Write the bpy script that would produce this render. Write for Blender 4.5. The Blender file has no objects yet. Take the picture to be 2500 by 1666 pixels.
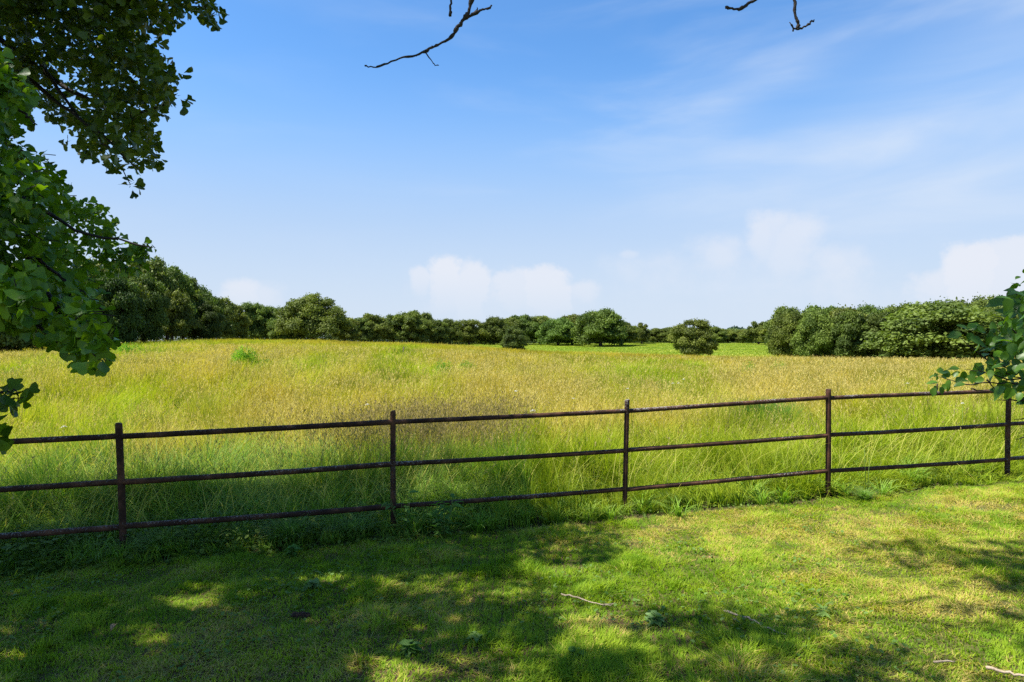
import bpy, math, random
import numpy as np
from mathutils import Vector
rng = np.random.default_rng(7)
random.seed(7)
SC = bpy.context.scene
COL = SC.collection

# ------------------------------------------------------------------ camera, sky, sun, exposure
CAM_H = 1.75
FPX = 1667.0                      # focal length in pixels of a 2500 px wide frame (24 mm lens)
cam = bpy.data.cameras.new("camera"); camo = bpy.data.objects.new("camera", cam); COL.objects.link(camo)
cam.sensor_width = 36.0; cam.lens = 24.0; cam.clip_start = 0.05; cam.clip_end = 3000
camo.location = (0, 0, CAM_H); camo.rotation_euler = (math.radians(90), 0, 0)
SC.camera = camo

SUN_EL = math.radians(62)
SH = Vector((-0.975, -0.22)).normalized()                 # horizontal direction towards the sun
sun_vec = Vector((SH.x*math.cos(SUN_EL), SH.y*math.cos(SUN_EL), math.sin(SUN_EL)))
COT = 1/math.tan(SUN_EL)
sl = bpy.data.lights.new("sun", 'SUN'); sl.energy = 4.3; sl.angle = math.radians(0.53); sl.color = (1.0, 0.95, 0.86)
so = bpy.data.objects.new("sun", sl); COL.objects.link(so)
so.rotation_euler = (-sun_vec).to_track_quat('-Z', 'Y').to_euler()

SC.view_settings.view_transform = 'Standard'; SC.view_settings.look = 'None'
SC.view_settings.exposure = 1.4; SC.view_settings.gamma = 1.0
SC.cycles.max_bounces = 8; SC.cycles.diffuse_bounces = 4; SC.cycles.transmission_bounces = 5
SC.cycles.use_denoising = False
SC.cycles.caustics_reflective = False; SC.cycles.caustics_refractive = False

W = bpy.data.worlds.new("World"); SC.world = W; W.use_nodes = True
nt = W.node_tree; N = nt.nodes; L = nt.links; N.clear()
def lk(a, b): L.new(a, b)
def mth(op, a, b=None, c=None, clamp=False):
    n = N.new('ShaderNodeMath'); n.operation = op; n.use_clamp = clamp
    for i, v in enumerate((a, b, c)):
        if v is None: continue
        if isinstance(v, (int, float)): n.inputs[i].default_value = v
        else: L.new(v, n.inputs[i])
    return n.outputs[0]
def smooth(v, a, b):
    n = N.new('ShaderNodeMapRange'); n.interpolation_type = 'SMOOTHSTEP'
    L.new(v, n.inputs['Value']); n.inputs['From Min'].default_value = a; n.inputs['From Max'].default_value = b
    return n.outputs['Result']
def mixc(f, a, b):
    n = N.new('ShaderNodeMix'); n.data_type = 'RGBA'
    for sck, v in ((n.inputs[0], f), (n.inputs[6], a), (n.inputs[7], b)):
        if isinstance(v, (int, float)): sck.default_value = v
        elif isinstance(v, tuple): sck.default_value = (*v, 1)
        else: L.new(v, sck)
    return n.outputs[2]
def noise(vec, scale, detail=5, rough=0.55, dist=0.0):
    n = N.new('ShaderNodeTexNoise'); L.new(vec, n.inputs['Vector'])
    n.inputs['Scale'].default_value = scale; n.inputs['Detail'].default_value = detail
    n.inputs['Roughness'].default_value = rough; n.inputs['Distortion'].default_value = dist
    return n.outputs['Fac']
def comb(x, y, z=0.0):
    n = N.new('ShaderNodeCombineXYZ')
    for i, v in enumerate((x, y, z)):
        if isinstance(v, (int, float)): n.inputs[i].default_value = v
        else: L.new(v, n.inputs[i])
    return n.outputs[0]
sky = N.new('ShaderNodeTexSky'); sky.sky_type = 'NISHITA'; sky.sun_disc = False
sky.sun_elevation = SUN_EL; sky.sun_rotation = math.atan2(SH.x, SH.y)
sky.air_density = 1.0; sky.dust_density = 0.6; sky.ozone_density = 1.6; sky.altitude = 200
tc = N.new('ShaderNodeTexCoord'); sep = N.new('ShaderNodeSeparateXYZ'); L.new(tc.outputs['Generated'], sep.inputs[0])
dx, dy, dz = sep.outputs
az = mth('ARCTAN2', dx, dy); el = mth('ARCSINE', dz)        # azimuth from straight ahead, elevation
ae = comb(az, el)
n1 = noise(ae, 14, 8, 0.62); n2 = noise(ae, 42, 6, 0.6)
nn = mth('ADD', mth('MULTIPLY', n1, 0.75), mth('MULTIPLY', n2, 0.25))
def pa(px): return math.atan((px-1250)/FPX)
def pe(px, py): return math.atan((833-py)/math.hypot(FPX, px-1250))
def cloud(px, py, rx, ry, amp, soft_base=2.2, edge=0.5):
    """a heap cloud: round top, fading base"""
    a0, e0 = pa(px), pe(px, py); ra, re = rx/FPX, ry/FPX
    u = mth('DIVIDE', mth('SUBTRACT', az, a0), ra)
    v = mth('DIVIDE', mth('SUBTRACT', el, e0), re)
    vneg = mth('DIVIDE', mth('MINIMUM', v, 0), soft_base)
    vv = mth('ADD', mth('MAXIMUM', v, 0), vneg)
    r = mth('SQRT', mth('ADD', mth('MULTIPLY', u, u), mth('MULTIPLY', vv, vv)))
    d = mth('SUBTRACT', 1.0, r)
    d = mth('ADD', d, mth('MULTIPLY', mth('SUBTRACT', nn, 0.5), 2.3))
    d = smooth(d, 0.0, edge)
    fade = smooth(v, -soft_base, 0.3)
    return mth('MULTIPLY', mth('MULTIPLY', d, fade), min(.95, amp*1.2))
cl = None
for args in [(1095, 662, 62, 50, 0.66, 3, .45), (1150, 672, 66, 52, 0.6, 3, .5), (1028, 674, 32, 28, 0.5, 3, .5), (1250, 690, 76, 40, 0.5, 3, .5), (1335, 684, 84, 48, 0.6, 3, .45), (1425, 704, 60, 28, 0.4, 3, .7), (1200, 700, 280, 56, .38, 3, 1.4),
             (1862, 556, 62, 46, 0.5, 4, 0.8), (1925, 572, 110, 60, 0.46, 4, 0.9), (1885, 548, 56, 40, .45, 4, .7), (2040, 630, 120, 54, 0.42, 4, 1.1), (1760, 606, 110, 50, 0.42, 4, 1.1), (1600, 644, 170, 50, .36, 3.5, 1.5), (1880, 640, 420, 84, .42, 3, 2.0), (1540, 622, 36, 14, 0.3, 2, .8),
             (2365, 650, 70, 54, 0.68, 4, 0.5), (2480, 640, 100, 56, 0.6, 4, 0.5), (2285, 686, 80, 36, 0.5, 3.5, .7), (2400, 690, 240, 60, .42, 3, 1.6),
             (590, 704, 66, 36, 0.5, 3, .7), (640, 716, 60, 36, 0.35, 3, .9), (80, 690, 120, 40, 0.3, 2, 1.2)]:
    c = cloud(*args); cl = c if cl is None else mth('MAXIMUM', cl, c)
# thin high wisps
st = N.new('ShaderNodeMapping'); L.new(ae, st.inputs[0]); st.inputs['Rotation'].default_value = (0, 0, math.radians(-14)); st.inputs['Scale'].default_value = (1.1, 5.0, 1)
w1 = noise(st.outputs[0], 2.6, 6, 0.5, 0.4)
wis = mth('MULTIPLY', smooth(w1, 0.45, 0.80), 0.38)
def blob(px, py, rx, ry, rot=0.0):
    a0, e0 = pa(px), pe(px, py)
    X = mth('SUBTRACT', az, a0); Y = mth('SUBTRACT', el, e0); c, s = math.cos(rot), math.sin(rot)
    u = mth('DIVIDE', mth('ADD', mth('MULTIPLY', X, c), mth('MULTIPLY', Y, s)), rx/FPX)
    v = mth('DIVIDE', mth('SUBTRACT', mth('MULTIPLY', Y, c), mth('MULTIPLY', X, s)), ry/FPX)
    r = mth('SQRT', mth('ADD', mth('MULTIPLY', u, u), mth('MULTIPLY', v, v)))
    return smooth(r, 1.0, 0.0)
side = smooth(az, -0.35, 0.35)
wis = mth('MULTIPLY', wis, mth('ADD', 0.25, mth('MULTIPLY', side, 0.75)))
wis = mth('ADD', wis, mth('MULTIPLY', blob(1840, 215, 330, 95, 0.25), mth("MULTIPLY", smooth(w1, 0.2, 0.7), 0.6)))
wis = mth('ADD', wis, mth('MULTIPLY', blob(2450, 160, 620, 260, 0.45), mth('MULTIPLY', smooth(w1, 0.0, 0.9), 0.55)))
wis = mth('ADD', wis, mth('MULTIPLY', blob(2200, 430, 800, 260, 0.15), mth('MULTIPLY', smooth(w1, 0.1, 0.8), 0.45)))
veil = mth('MULTIPLY', smooth(el, 0.42, 0.0), 1.0)
veil = mth('POWER', veil, 1.9)
hs = N.new('ShaderNodeHueSaturation'); hs.inputs['Saturation'].default_value = 1.12; L.new(sky.outputs[0], hs.inputs['Color'])
skyc = mixc(1.0, hs.outputs[0], hs.outputs[0])
mul = N.new('ShaderNodeMix'); mul.data_type = 'RGBA'; mul.blend_type = 'MULTIPLY'; mul.inputs[0].default_value = 1
L.new(hs.outputs[0], mul.inputs[6]); mul.inputs[7].default_value = (0.70, 0.97, 1.15, 1)
skyc = mul.outputs[2]
SKY_VEIL = (3.4, 3.92, 4.6)
CLOUD_C = (4.3, 4.4, 4.75)
skyc = mixc(mth('MULTIPLY', smooth(el, 0.42, 0.14), 0.85), skyc, (1.8, 2.86, 4.6))
skyc = mixc(mth('MULTIPLY', veil, 0.97), skyc, SKY_VEIL)
skyc = mixc(mth('MINIMUM', wis, 1.0), skyc, (3.6, 4.1, 4.85))
skyc = mixc(cl, skyc, CLOUD_C)
bg = N.new('ShaderNodeBackground'); bg.inputs['Strength'].default_value = 0.075; L.new(skyc, bg.inputs[0])
ow = N.new('ShaderNodeOutputWorld'); L.new(bg.outputs[0], ow.inputs[0])

# ------------------------------------------------------------------ helpers
def tag(o, label=None, cat=None, group=None, kind=None):
    if label: o['label'] = label
    if cat: o['category'] = cat
    if group: o['group'] = group
    if kind: o['kind'] = kind
    return o
def empty(name, loc, label, cat, group=None):
    o = bpy.data.objects.new(name, None); COL.objects.link(o); o.location = loc; o.empty_display_size = 0.2
    return tag(o, label, cat, group)
def tri_mesh(name, V, T, mat, C=None, smooth_=False, parent=None, link=True):
    """V (n,3), T (m,3) ints, C (n,3) colour per vertex; ONE mesh object"""
    V = np.ascontiguousarray(V, dtype=np.float32); T = np.ascontiguousarray(T, dtype=np.int32)
    if parent is not None and link:
        V = V - np.array(parent.location[:], dtype=np.float32)
    me = bpy.data.meshes.new(name); m = len(T)
    me.vertices.add(len(V)); me.vertices.foreach_set('co', V.ravel())
    me.loops.add(m*3); me.loops.foreach_set('vertex_index', T.ravel())
    me.polygons.add(m); me.polygons.foreach_set('loop_start', np.arange(0, m*3, 3, dtype=np.int32))
    me.polygons.foreach_set('loop_total', np.full(m, 3, dtype=np.int32))
    if smooth_: me.polygons.foreach_set('use_smooth', np.ones(m, dtype=bool))
    if C is not None:
        at = me.attributes.new('Col', 'FLOAT_COLOR', 'POINT')
        C4 = np.ones((len(V), 4), dtype=np.float32); C4[:, :3] = C
        at.data.foreach_set('color', C4.ravel())
    me.update(calc_edges=True); me.materials.append(mat)
    if not link: return me
    o = bpy.data.objects.new(name, me); COL.objects.link(o)
    if parent is not None: o.parent = parent
    return o
class Geo:
    def __init__(s): s.V = []; s.T = []; s.C = []; s.n = 0
    def add(s, V, T, C=None):
        V = np.asarray(V, float).reshape(-1, 3); T = np.asarray(T, int).reshape(-1, 3)
        s.V.append(V); s.T.append(T+s.n); s.n += len(V)
        if C is not None: s.C.append(np.broadcast_to(np.asarray(C, float), (len(V), 3)))
    def build(s, name, mat, parent=None, smooth_=False, link=True):
        return tri_mesh(name, np.concatenate(s.V), np.concatenate(s.T), mat, np.concatenate(s.C) if s.C else None, smooth_, parent, link)
def tube(g, pts, radii, k=7, col=None, wob=0.0, cap=True):
    pts = [Vector(p) for p in pts]; n = len(pts)
    if isinstance(radii, (int, float)): radii = [radii]*n
    V = []; ref = Vector((0.13, 0.21, 0.97)); prev = None
    for i, p in enumerate(pts):
        t = (pts[min(i+1, n-1)]-pts[max(i-1, 0)]).normalized()
        if prev is None: a = t.cross(ref); a = a if a.length > 0.05 else t.cross(Vector((1, 0, 0)))
        else: a = prev - t*prev.dot(t)
        a.normalize(); b = t.cross(a); prev = a
        for j in range(k):
            r = radii[i]*(1+wob*random.uniform(-1, 1)); th = 2*math.pi*j/k
            V.append(p+a*math.cos(th)*r+b*math.sin(th)*r)
    T = []
    for i in range(n-1):
        for j in range(k):
            a0 = i*k+j; a1 = i*k+(j+1) % k; b0 = a0+k; b1 = a1+k
            T += [(a0, a1, b1), (a0, b1, b0)]
    if cap:
        c0 = len(V); V.append(pts[0]); V.append(pts[-1])
        for j in range(k):
            T.append((c0, (j+1) % k, j)); T.append((c0+1, (n-1)*k+j, (n-1)*k+(j+1) % k))
    g.add([tuple(v) for v in V], T, col)
def refine(pts, radii, seg, jit):
    """subdivide a polyline with small natural wobble"""
    P = []; R = []
    for i in range(len(pts)-1):
        a, b = Vector(pts[i]), Vector(pts[i+1])
        for q in range(seg):
            t = q/seg; off = Vector([random.gauss(0, jit) for _ in range(3)]) if q or i else Vector((0, 0, 0))
            P.append(a.lerp(b, t)+off); R.append((radii[i]*(1-t)+radii[i+1]*t)*random.uniform(0.88, 1.16))
    P.append(Vector(pts[-1])); R.append(radii[-1])
    return P, R
# value noise
_tab = np.random.default_rng(99).random((256, 256))
def vnoise(x, y):
    xi = np.floor(x).astype(int); yi = np.floor(y).astype(int); fx = x-xi; fy = y-yi
    fx = fx*fx*(3-2*fx); fy = fy*fy*(3-2*fy)
    a = _tab[xi & 255, yi & 255]; b = _tab[(xi+1) & 255, yi & 255]; c = _tab[xi & 255, (yi+1) & 255]; d = _tab[(xi+1) & 255, (yi+1) & 255]
    return (a*(1-fx)+b*fx)*(1-fy)+(c*(1-fx)+d*fx)*fy
def fbm(x, y, s=1.0, o=4):
    x = np.asarray(x, float); y = np.asarray(y, float)
    v = 0; a = 0.5; t = 0
    for i in range(o):
        v = v+a*vnoise(x/s*2**i+17.3*i+40, y/s*2**i+9.1*i+80); t += a; a *= 0.5
    return v/t
def sst(a, b, x): t = np.clip((x-a)/(b-a), 0, 1); return t*t*(3-2*t)
def lerp(a, b, t): return a+(b-a)*t

# ------------------------------------------------------------------ the lie of the land
_u = np.array([-1.1, -.75, -.6, -.48, -.33, -.21, -.12, -.03, .06, .15, .264, .39, .45, .57, .69, 1.1])
_D = np.array([70, 85, 100, 120, 130, 130, 130, 130, 120, 105, 90, 80, 70, 60, 55, 50.])
_zc = np.array([-.6, -.2, .85, 1.5, 1.4, 1.07, .6, 0., -.65, -.68, -.74, -.72, -.65, -.54, -.53, -.5])
_z150 = np.array([-.5, -.2, 1.25, 1.85, 1.6, 1.2, .55, -.5, -1.9, -2.03, -2.05, -2.1, -2.4, -2.7, -2.7, -2.7])
_z280 = np.array([0, 0, 1.0, 1.6, 1.3, .9, .6, .35, .55, .75, .78, .7, 0, -.5, -.5, -.5])
_dd = np.array([0, 10, 25, 50, 75, 100, 125, 150, 200, 280, 500, 900, 2500.])
_uu = np.linspace(-1.1, 1.1, 89)
_tabz = np.zeros((len(_uu), 200)); _dl = np.linspace(0, 1, 200); _dmap = 2500*_dl**3
for i, u in enumerate(_uu):
    D = np.interp(u, _u, _D); zc = np.interp(u, _u, _zc); z1 = np.interp(u, _u, _z150); z2 = np.interp(u, _u, _z280)
    dm = max(150., D+30)
    zline = np.interp(_dmap, [0, 10, D, dm, 280, 500, 2500], [-.1, -.1, zc, z1, z2, z2+0.2, 2.0])
    _tabz[i] = zline
ker = np.array([1, 4, 6, 4, 1.])/16
for _ in range(3):
    p = np.pad(_tabz, ((2, 2), (0, 0)), 'edge'); _tabz = sum(ker[k]*p[k:k+_tabz.shape[0]] for k in range(5))
p = np.pad(_tabz, ((0, 0), (2, 2)), 'edge'); _tabz = sum(ker[k]*p[:, k:k+_tabz.shape[1]] for k in range(5))
def plane_z(x, y): return .0322*np.clip(x, -14, 14)-.01*np.clip(y, -20, 30)-.028
def H(x, y):
    x = np.asarray(x, float); y = np.asarray(y, float)
    ye = np.maximum(y, 12); u = np.clip(x/ye, -1.09, 1.09)
    fi = (u+1.1)/2.2*(len(_uu)-1); i0 = np.clip(np.floor(fi).astype(int), 0, len(_uu)-2); f = fi-i0
    dj = (np.clip(ye, 0, 2499)/2500)**(1/3)*199; j0 = np.clip(np.floor(dj).astype(int), 0, 198); g = dj-j0
    zt = (_tabz[i0, j0]*(1-f)+_tabz[i0+1, j0]*f)*(1-g)+(_tabz[i0, j0+1]*(1-f)+_tabz[i0+1, j0+1]*f)*g
    b = sst(9, 24, y)
    z = plane_z(x, y)*(1-b)+zt*b
    z = z+(fbm(x, y, 1.3, 3)-.5)*.05+(fbm(x, y, 9, 2)-.5)*.10*sst(12, 40, y)
    return z
def Hs(x, y): return float(H(np.array([x]), np.array([y]))[0])
def px2w(px, py, d): return Vector(((px-1250)/FPX*d, d, CAM_H-(py-833)/FPX*d))
def hit(px, py, g=0.0):
    """ground point (g metres above the soil) seen at a pixel"""
    d = np.concatenate([np.arange(2.5, 60, .02), np.arange(60, 300, .2)])
    z = CAM_H-(py-833)/FPX*d-(H((px-1250)/FPX*d, d)+g)
    k = np.argmax(z < 0) if (z < 0).any() else len(d)-1
    return (px-1250)/FPX*d[k], float(d[k])
# fence line: posts measured from the photograph
POSTS = [  # x, y, base z, top z, rail heights (top, middle, bottom), lean of the foot (dx)
    (-5.98, 5.73, -.26, .95, .825, .40, -.01, .03, .031),
    (-3.57, 6.20, -.205, 1.006, .887, .471, .067, .045, .031),
    (-1.165, 6.67, -.17, 1.07, .958, .55, .138, .008, .027),
    (1.21, 7.18, -.055, 1.134, 1.011, .595, .191, -.026, .026),
    (3.51, 7.57, .02, 1.219, 1.119, .706, .303, -.004, .029),
    (5.96, 8.19, .085, 1.215, 1.160, .753, .340, -.02, .029),
    (8.42, 8.75, .15, 1.28, 1.22, .81, .40, 0, .029)]
for k_ in range(3):   # the run goes on beyond both sides of the view
    a_, b_ = POSTS[0], POSTS[1]; POSTS.insert(0, (a_[0]-2.41, a_[1]-.47, a_[2]-.05, a_[3]-.06, a_[4]-.06, a_[5]-.065, a_[6]-.07, .02, .03))
    a_ = POSTS[-1]; POSTS.append((a_[0]+2.44, a_[1]+.55, a_[2]+.06, a_[3]+.06, a_[4]+.06, a_[5]+.058, a_[6]+.055, -.01, .03))
def fence_y(x): return np.interp(x, [-40]+[p[0] for p in POSTS]+[40], [-.6]+[p[1] for p in POSTS]+[16])
def edge_y(x):
    """where the mown lawn stops and the long grass starts"""
    return fence_y(x)-np.interp(x, [-6, -3.6, -1.2, 0, 1.2, 3.5, 6], [.42, .38, .22, .2, .12, .06, .10])+(fbm(x, x*0+3.3, .6, 3)-.5)*.28

# ------------------------------------------------------------------ materials
def mat_new(name):
    m = bpy.data.materials.new(name); m.use_nodes = True; m.node_tree.nodes.clear(); return m
def leaf_mat(name, rough=.5, spec=.3, trans=.35, tcol=(1.25, 1.35, .45), rnd=0.0):
    m = mat_new(name); n = m.node_tree.nodes; l = m.node_tree.links
    a = n.new('ShaderNodeAttribute'); a.attribute_name = 'Col'; c = a.outputs['Color']
    if rnd:
        oi = n.new('ShaderNodeObjectInfo'); hsv = n.new('ShaderNodeHueSaturation'); l.new(c, hsv.inputs['Color'])
        mr = n.new('ShaderNodeMapRange'); l.new(oi.outputs['Random'], mr.inputs[0]); mr.inputs[3].default_value = 1-rnd; mr.inputs[4].default_value = 1+rnd
        l.new(mr.outputs[0], hsv.inputs['Value'])
        m2 = n.new('ShaderNodeMath'); m2.operation = 'FRACT'; m3 = n.new('ShaderNodeMath'); m3.operation = 'MULTIPLY'; m3.inputs[1].default_value = 13.7
        l.new(oi.outputs['Random'], m3.inputs[0]); l.new(m3.outputs[0], m2.inputs[0])
        mh = n.new('ShaderNodeMapRange'); l.new(m2.outputs[0], mh.inputs[0]); mh.inputs[3].default_value = .478; mh.inputs[4].default_value = .522
        l.new(mh.outputs[0], hsv.inputs['Hue']); c = hsv.outputs[0]
    p = n.new('ShaderNodeBsdfPrincipled'); l.new(c, p.inputs['Base Color']); p.inputs['Roughness'].default_value = rough
    p.inputs['Specular IOR Level'].default_value = spec
    t = n.new('ShaderNodeBsdfTranslucent'); mm = n.new('ShaderNodeMix'); mm.data_type = 'RGBA'; mm.blend_type = 'MULTIPLY'; mm.inputs[0].default_value = 1
    l.new(c, mm.inputs[6]); mm.inputs[7].default_value = (*tcol, 1); l.new(mm.outputs[2], t.inputs[0])
    x = n.new('ShaderNodeMixShader'); x.inputs[0].default_value = trans; l.new(p.outputs[0], x.inputs[1]); l.new(t.outputs[0], x.inputs[2])
    o = n.new('ShaderNodeOutputMaterial'); l.new(x.outputs[0], o.inputs[0]); return m
def rough_mat(name, c1, c2, scale=20, rough=.85, bump=.4, spec=.2, c3=None, stretch=None):
    m = mat_new(name); n = m.node_tree.nodes; l = m.node_tree.links
    g = n.new('ShaderNodeNewGeometry'); vec = g.outputs['Position']
    if stretch:
        mp = n.new('ShaderNodeMapping'); l.new(vec, mp.inputs[0]); mp.inputs['Scale'].default_value = stretch; vec = mp.outputs[0]
    t = n.new('ShaderNodeTexNoise'); l.new(vec, t.inputs['Vector']); t.inputs['Scale'].default_value = scale; t.inputs['Detail'].default_value = 7; t.inputs['Roughness'].default_value = .65
    r = n.new('ShaderNodeValToRGB'); l.new(t.outputs['Fac'], r.inputs[0]); r.color_ramp.elements[0].position = .35; r.color_ramp.elements[1].position = .68
    r.color_ramp.elements[0].color = (*c1, 1); r.color_ramp.elements[1].color = (*c2, 1)
    if c3: e = r.color_ramp.elements.new(.74); e.color = (*c3, 1)
    p = n.new('ShaderNodeBsdfPrincipled'); l.new(r.outputs[0], p.inputs['Base Color']); p.inputs['Roughness'].default_value = rough; p.inputs['Specular IOR Level'].default_value = spec
    b = n.new('ShaderNodeBump'); b.inputs['Strength'].default_value = bump; b.inputs['Distance'].default_value = .01; l.new(t.outputs['Fac'], b.inputs['Height']); l.new(b.outputs[0], p.inputs['Normal'])
    o = n.new('ShaderNodeOutputMaterial'); l.new(p.outputs[0], o.inputs[0]); return m
def vcol_mat(name, rough=.9):
    """ground: colour from the mesh attribute broken up by fine noise"""
    m = mat_new(name); n = m.node_tree.nodes; l = m.node_tree.links
    a = n.new('ShaderNodeAttribute'); a.attribute_name = 'Col'
    g = n.new('ShaderNodeNewGeometry')
    t = n.new('ShaderNodeTexNoise'); l.new(g.outputs['Position'], t.inputs['Vector']); t.inputs['Scale'].default_value = 9; t.inputs['Detail'].default_value = 9; t.inputs['Roughness'].default_value = .7
    r = n.new('ShaderNodeMapRange'); l.new(t.outputs['Fac'], r.inputs[0]); r.inputs[1].default_value = .3; r.inputs[2].default_value = .7; r.inputs[3].default_value = .55; r.inputs[4].default_value = 1.4
    mm = n.new('ShaderNodeVectorMath'); mm.operation = 'SCALE'; l.new(a.outputs['Color'], mm.inputs[0]); l.new(r.outputs[0], mm.inputs['Scale'])
    p = n.new('ShaderNodeBsdfPrincipled'); l.new(mm.outputs[0], p.inputs['Base Color']); p.inputs['Roughness'].default_value = rough; p.inputs['Specular IOR Level'].default_value = .1
    b = n.new('ShaderNodeBump'); b.inputs['Strength'].default_value = .8; b.inputs['Distance'].default_value = .02; l.new(t.outputs['Fac'], b.inputs['Height']); l.new(b.outputs[0], p.inputs['Normal'])
    o = n.new('ShaderNodeOutputMaterial'); l.new(p.outputs[0], o.inputs[0]); return m
def rust_mat():
    m = mat_new('rusted_pipe'); n = m.node_tree.nodes; l = m.node_tree.links
    g = n.new('ShaderNodeNewGeometry')
    def nz(s, d=6, ro=.6):
        t = n.new('ShaderNodeTexNoise'); l.new(g.outputs['Position'], t.inputs['Vector']); t.inputs['Scale'].default_value = s; t.inputs['Detail'].default_value = d; t.inputs['Roughness'].default_value = ro; return t.outputs['Fac']
    a = nz(7); r = n.new('ShaderNodeValToRGB'); l.new(a, r.inputs[0])
    r.color_ramp.elements[0].position = .3; r.color_ramp.elements[0].color = (.024, .012, .009, 1); r.color_ramp.elements[1].position = .7; r.color_ramp.elements[1].color = (.125, .056, .033, 1)
    e = r.color_ramp.elements.new(.5); e.color = (.046, .023, .015, 1)
    # lichen: grows in pale crusts on the upper side, more on some stretches
    b = nz(70, 5, .7); c = nz(1.1, 2); sp = n.new('ShaderNodeSeparateXYZ'); l.new(g.outputs['Normal'], sp.inputs[0])
    def mt(op, x, y):
        q = n.new('ShaderNodeMath'); q.operation = op
        for i, v in enumerate((x, y)):
            if isinstance(v, (int, float)): q.inputs[i].default_value = v
            else: l.new(v, q.inputs[i])
        return q.outputs[0]
    s = mt('ADD', b, mt('ADD', mt('MULTIPLY', sp.outputs[2], .09), mt('MULTIPLY', mt('SUBTRACT', c, .5), .45)))
    mr = n.new('ShaderNodeMapRange'); l.new(s, mr.inputs[0]); mr.inputs[1].default_value = .62; mr.inputs[2].default_value = .70
    mx = n.new('ShaderNodeMix'); mx.data_type = 'RGBA'; l.new(mt('MULTIPLY', mr.outputs[0], .8), mx.inputs[0]); l.new(r.outputs[0], mx.inputs[6]); mx.inputs[7].default_value = (.26, .25, .235, 1)
    p = n.new('ShaderNodeBsdfPrincipled'); l.new(mx.outputs[2], p.inputs['Base Color']); p.inputs['Roughness'].default_value = .8; p.inputs['Specular IOR Level'].default_value = .15
    bp = n.new('ShaderNodeBump'); bp.inputs['Strength'].default_value = .5; bp.inputs['Distance'].default_value = .004; l.new(b, bp.inputs['Height']); l.new(bp.outputs[0], p.inputs['Normal'])
    o = n.new('ShaderNodeOutputMaterial'); l.new(p.outputs[0], o.inputs[0]); return m
M_ground = vcol_mat('soil_and_thatch')
M_grass = leaf_mat('grass_blades', .6, .14, .5, (1.2, 1.25, .5))
M_tree = leaf_mat('far_leaves', .6, .2, .3, (1.2, 1.3, .45), rnd=.16)
M_hay = leaf_mat('hay_blades', .6, .14, .40, (1.2, 1.25, .5))
M_leaf = leaf_mat('near_leaves', .40, .32, .32, (1.8, 1.8, .3))
M_rust = rust_mat()
M_bark = rough_mat('bark', (.035, .028, .022), (.12, .10, .08), 26, .95, .8, stretch=(1, 1, .25))
M_twig = rough_mat('dark_twig', (.012, .010, .010), (.05, .038, .032), 60, .8, .5)
M_stick = rough_mat('dry_stick', (.20, .15, .10), (.42, .34, .25), 60, .85, .5)
M_petal = rough_mat('white_petals', (.42, .42, .34), (.62, .62, .54), 90, .8, .1)
M_wood = rough_mat('weathered_stake', (.05, .04, .03), (.14, .11, .08), 40, .9, .4)

# ------------------------------------------------------------------ ground
gx = np.sinh(np.linspace(-7.6, 7.6, 461))*1.25; gy = np.concatenate([-np.geomspace(400, 1, 30), np.sinh(np.linspace(0, 8.0, 420))*1.25+0.0])
gy = np.unique(gy); gx = np.clip(gx, -1300, 1300); gx = np.unique(gx)
X, Y = np.meshgrid(gx, gy); Z = H(X, Y)
nx, ny = len(gx), len(gy)
idx = np.arange(nx*ny).reshape(ny, nx)
T = np.concatenate([np.stack([idx[:-1, :-1], idx[:-1, 1:], idx[1:, 1:]], -1).reshape(-1, 3), np.stack([idx[:-1, :-1], idx[1:, 1:], idx[1:, :-1]], -1).reshape(-1, 3)])
def crest(x, y): u = np.clip(x/np.maximum(y, 1), -1.1, 1.1); return np.interp(u, _u, _D)
n1_ = fbm(X, Y, 2.0, 4)[..., None]; n2_ = fbm(X+50, Y*.5, 14, 4)[..., None]
lawn = lerp(np.array([.075, .052, .026]), np.array([.07, .07, .02]), sst(.35, .6, n1_))
field = lerp(np.array([.14, .15, .03]), np.array([.20, .17, .045]), sst(.35, .65, n2_))
mead = lerp(np.array([.20, .27, .03]), np.array([.34, .34, .06]), sst(.35, .65, np.clip((fbm(X/22, Y/9, 1.0, 4)[..., None]-.5)*1.8+.5, 0, 1)))
far = np.array([.04, .06, .02])
lawn = lerp(lawn, np.array([.13, .18, .03]), sst(2.8, 4.2, np.abs(X)-.8*np.clip(Y, 0, 12))[..., None])
isf = sst(-.1, .1, Y-edge_y(X))[..., None]
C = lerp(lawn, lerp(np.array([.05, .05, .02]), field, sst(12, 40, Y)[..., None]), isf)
ism = (sst(0, 8, Y-crest(X, Y)-12)*sst(-.09, -.05, X/np.maximum(Y, 1))*(1-sst(.47, .5, X/np.maximum(Y, 1))))[..., None]
C = lerp(C, mead, ism); C = lerp(C, far, sst(300, 330, Y)[..., None])
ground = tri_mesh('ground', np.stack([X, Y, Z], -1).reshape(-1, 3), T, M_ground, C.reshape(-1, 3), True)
tag(ground, kind='structure')

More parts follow.
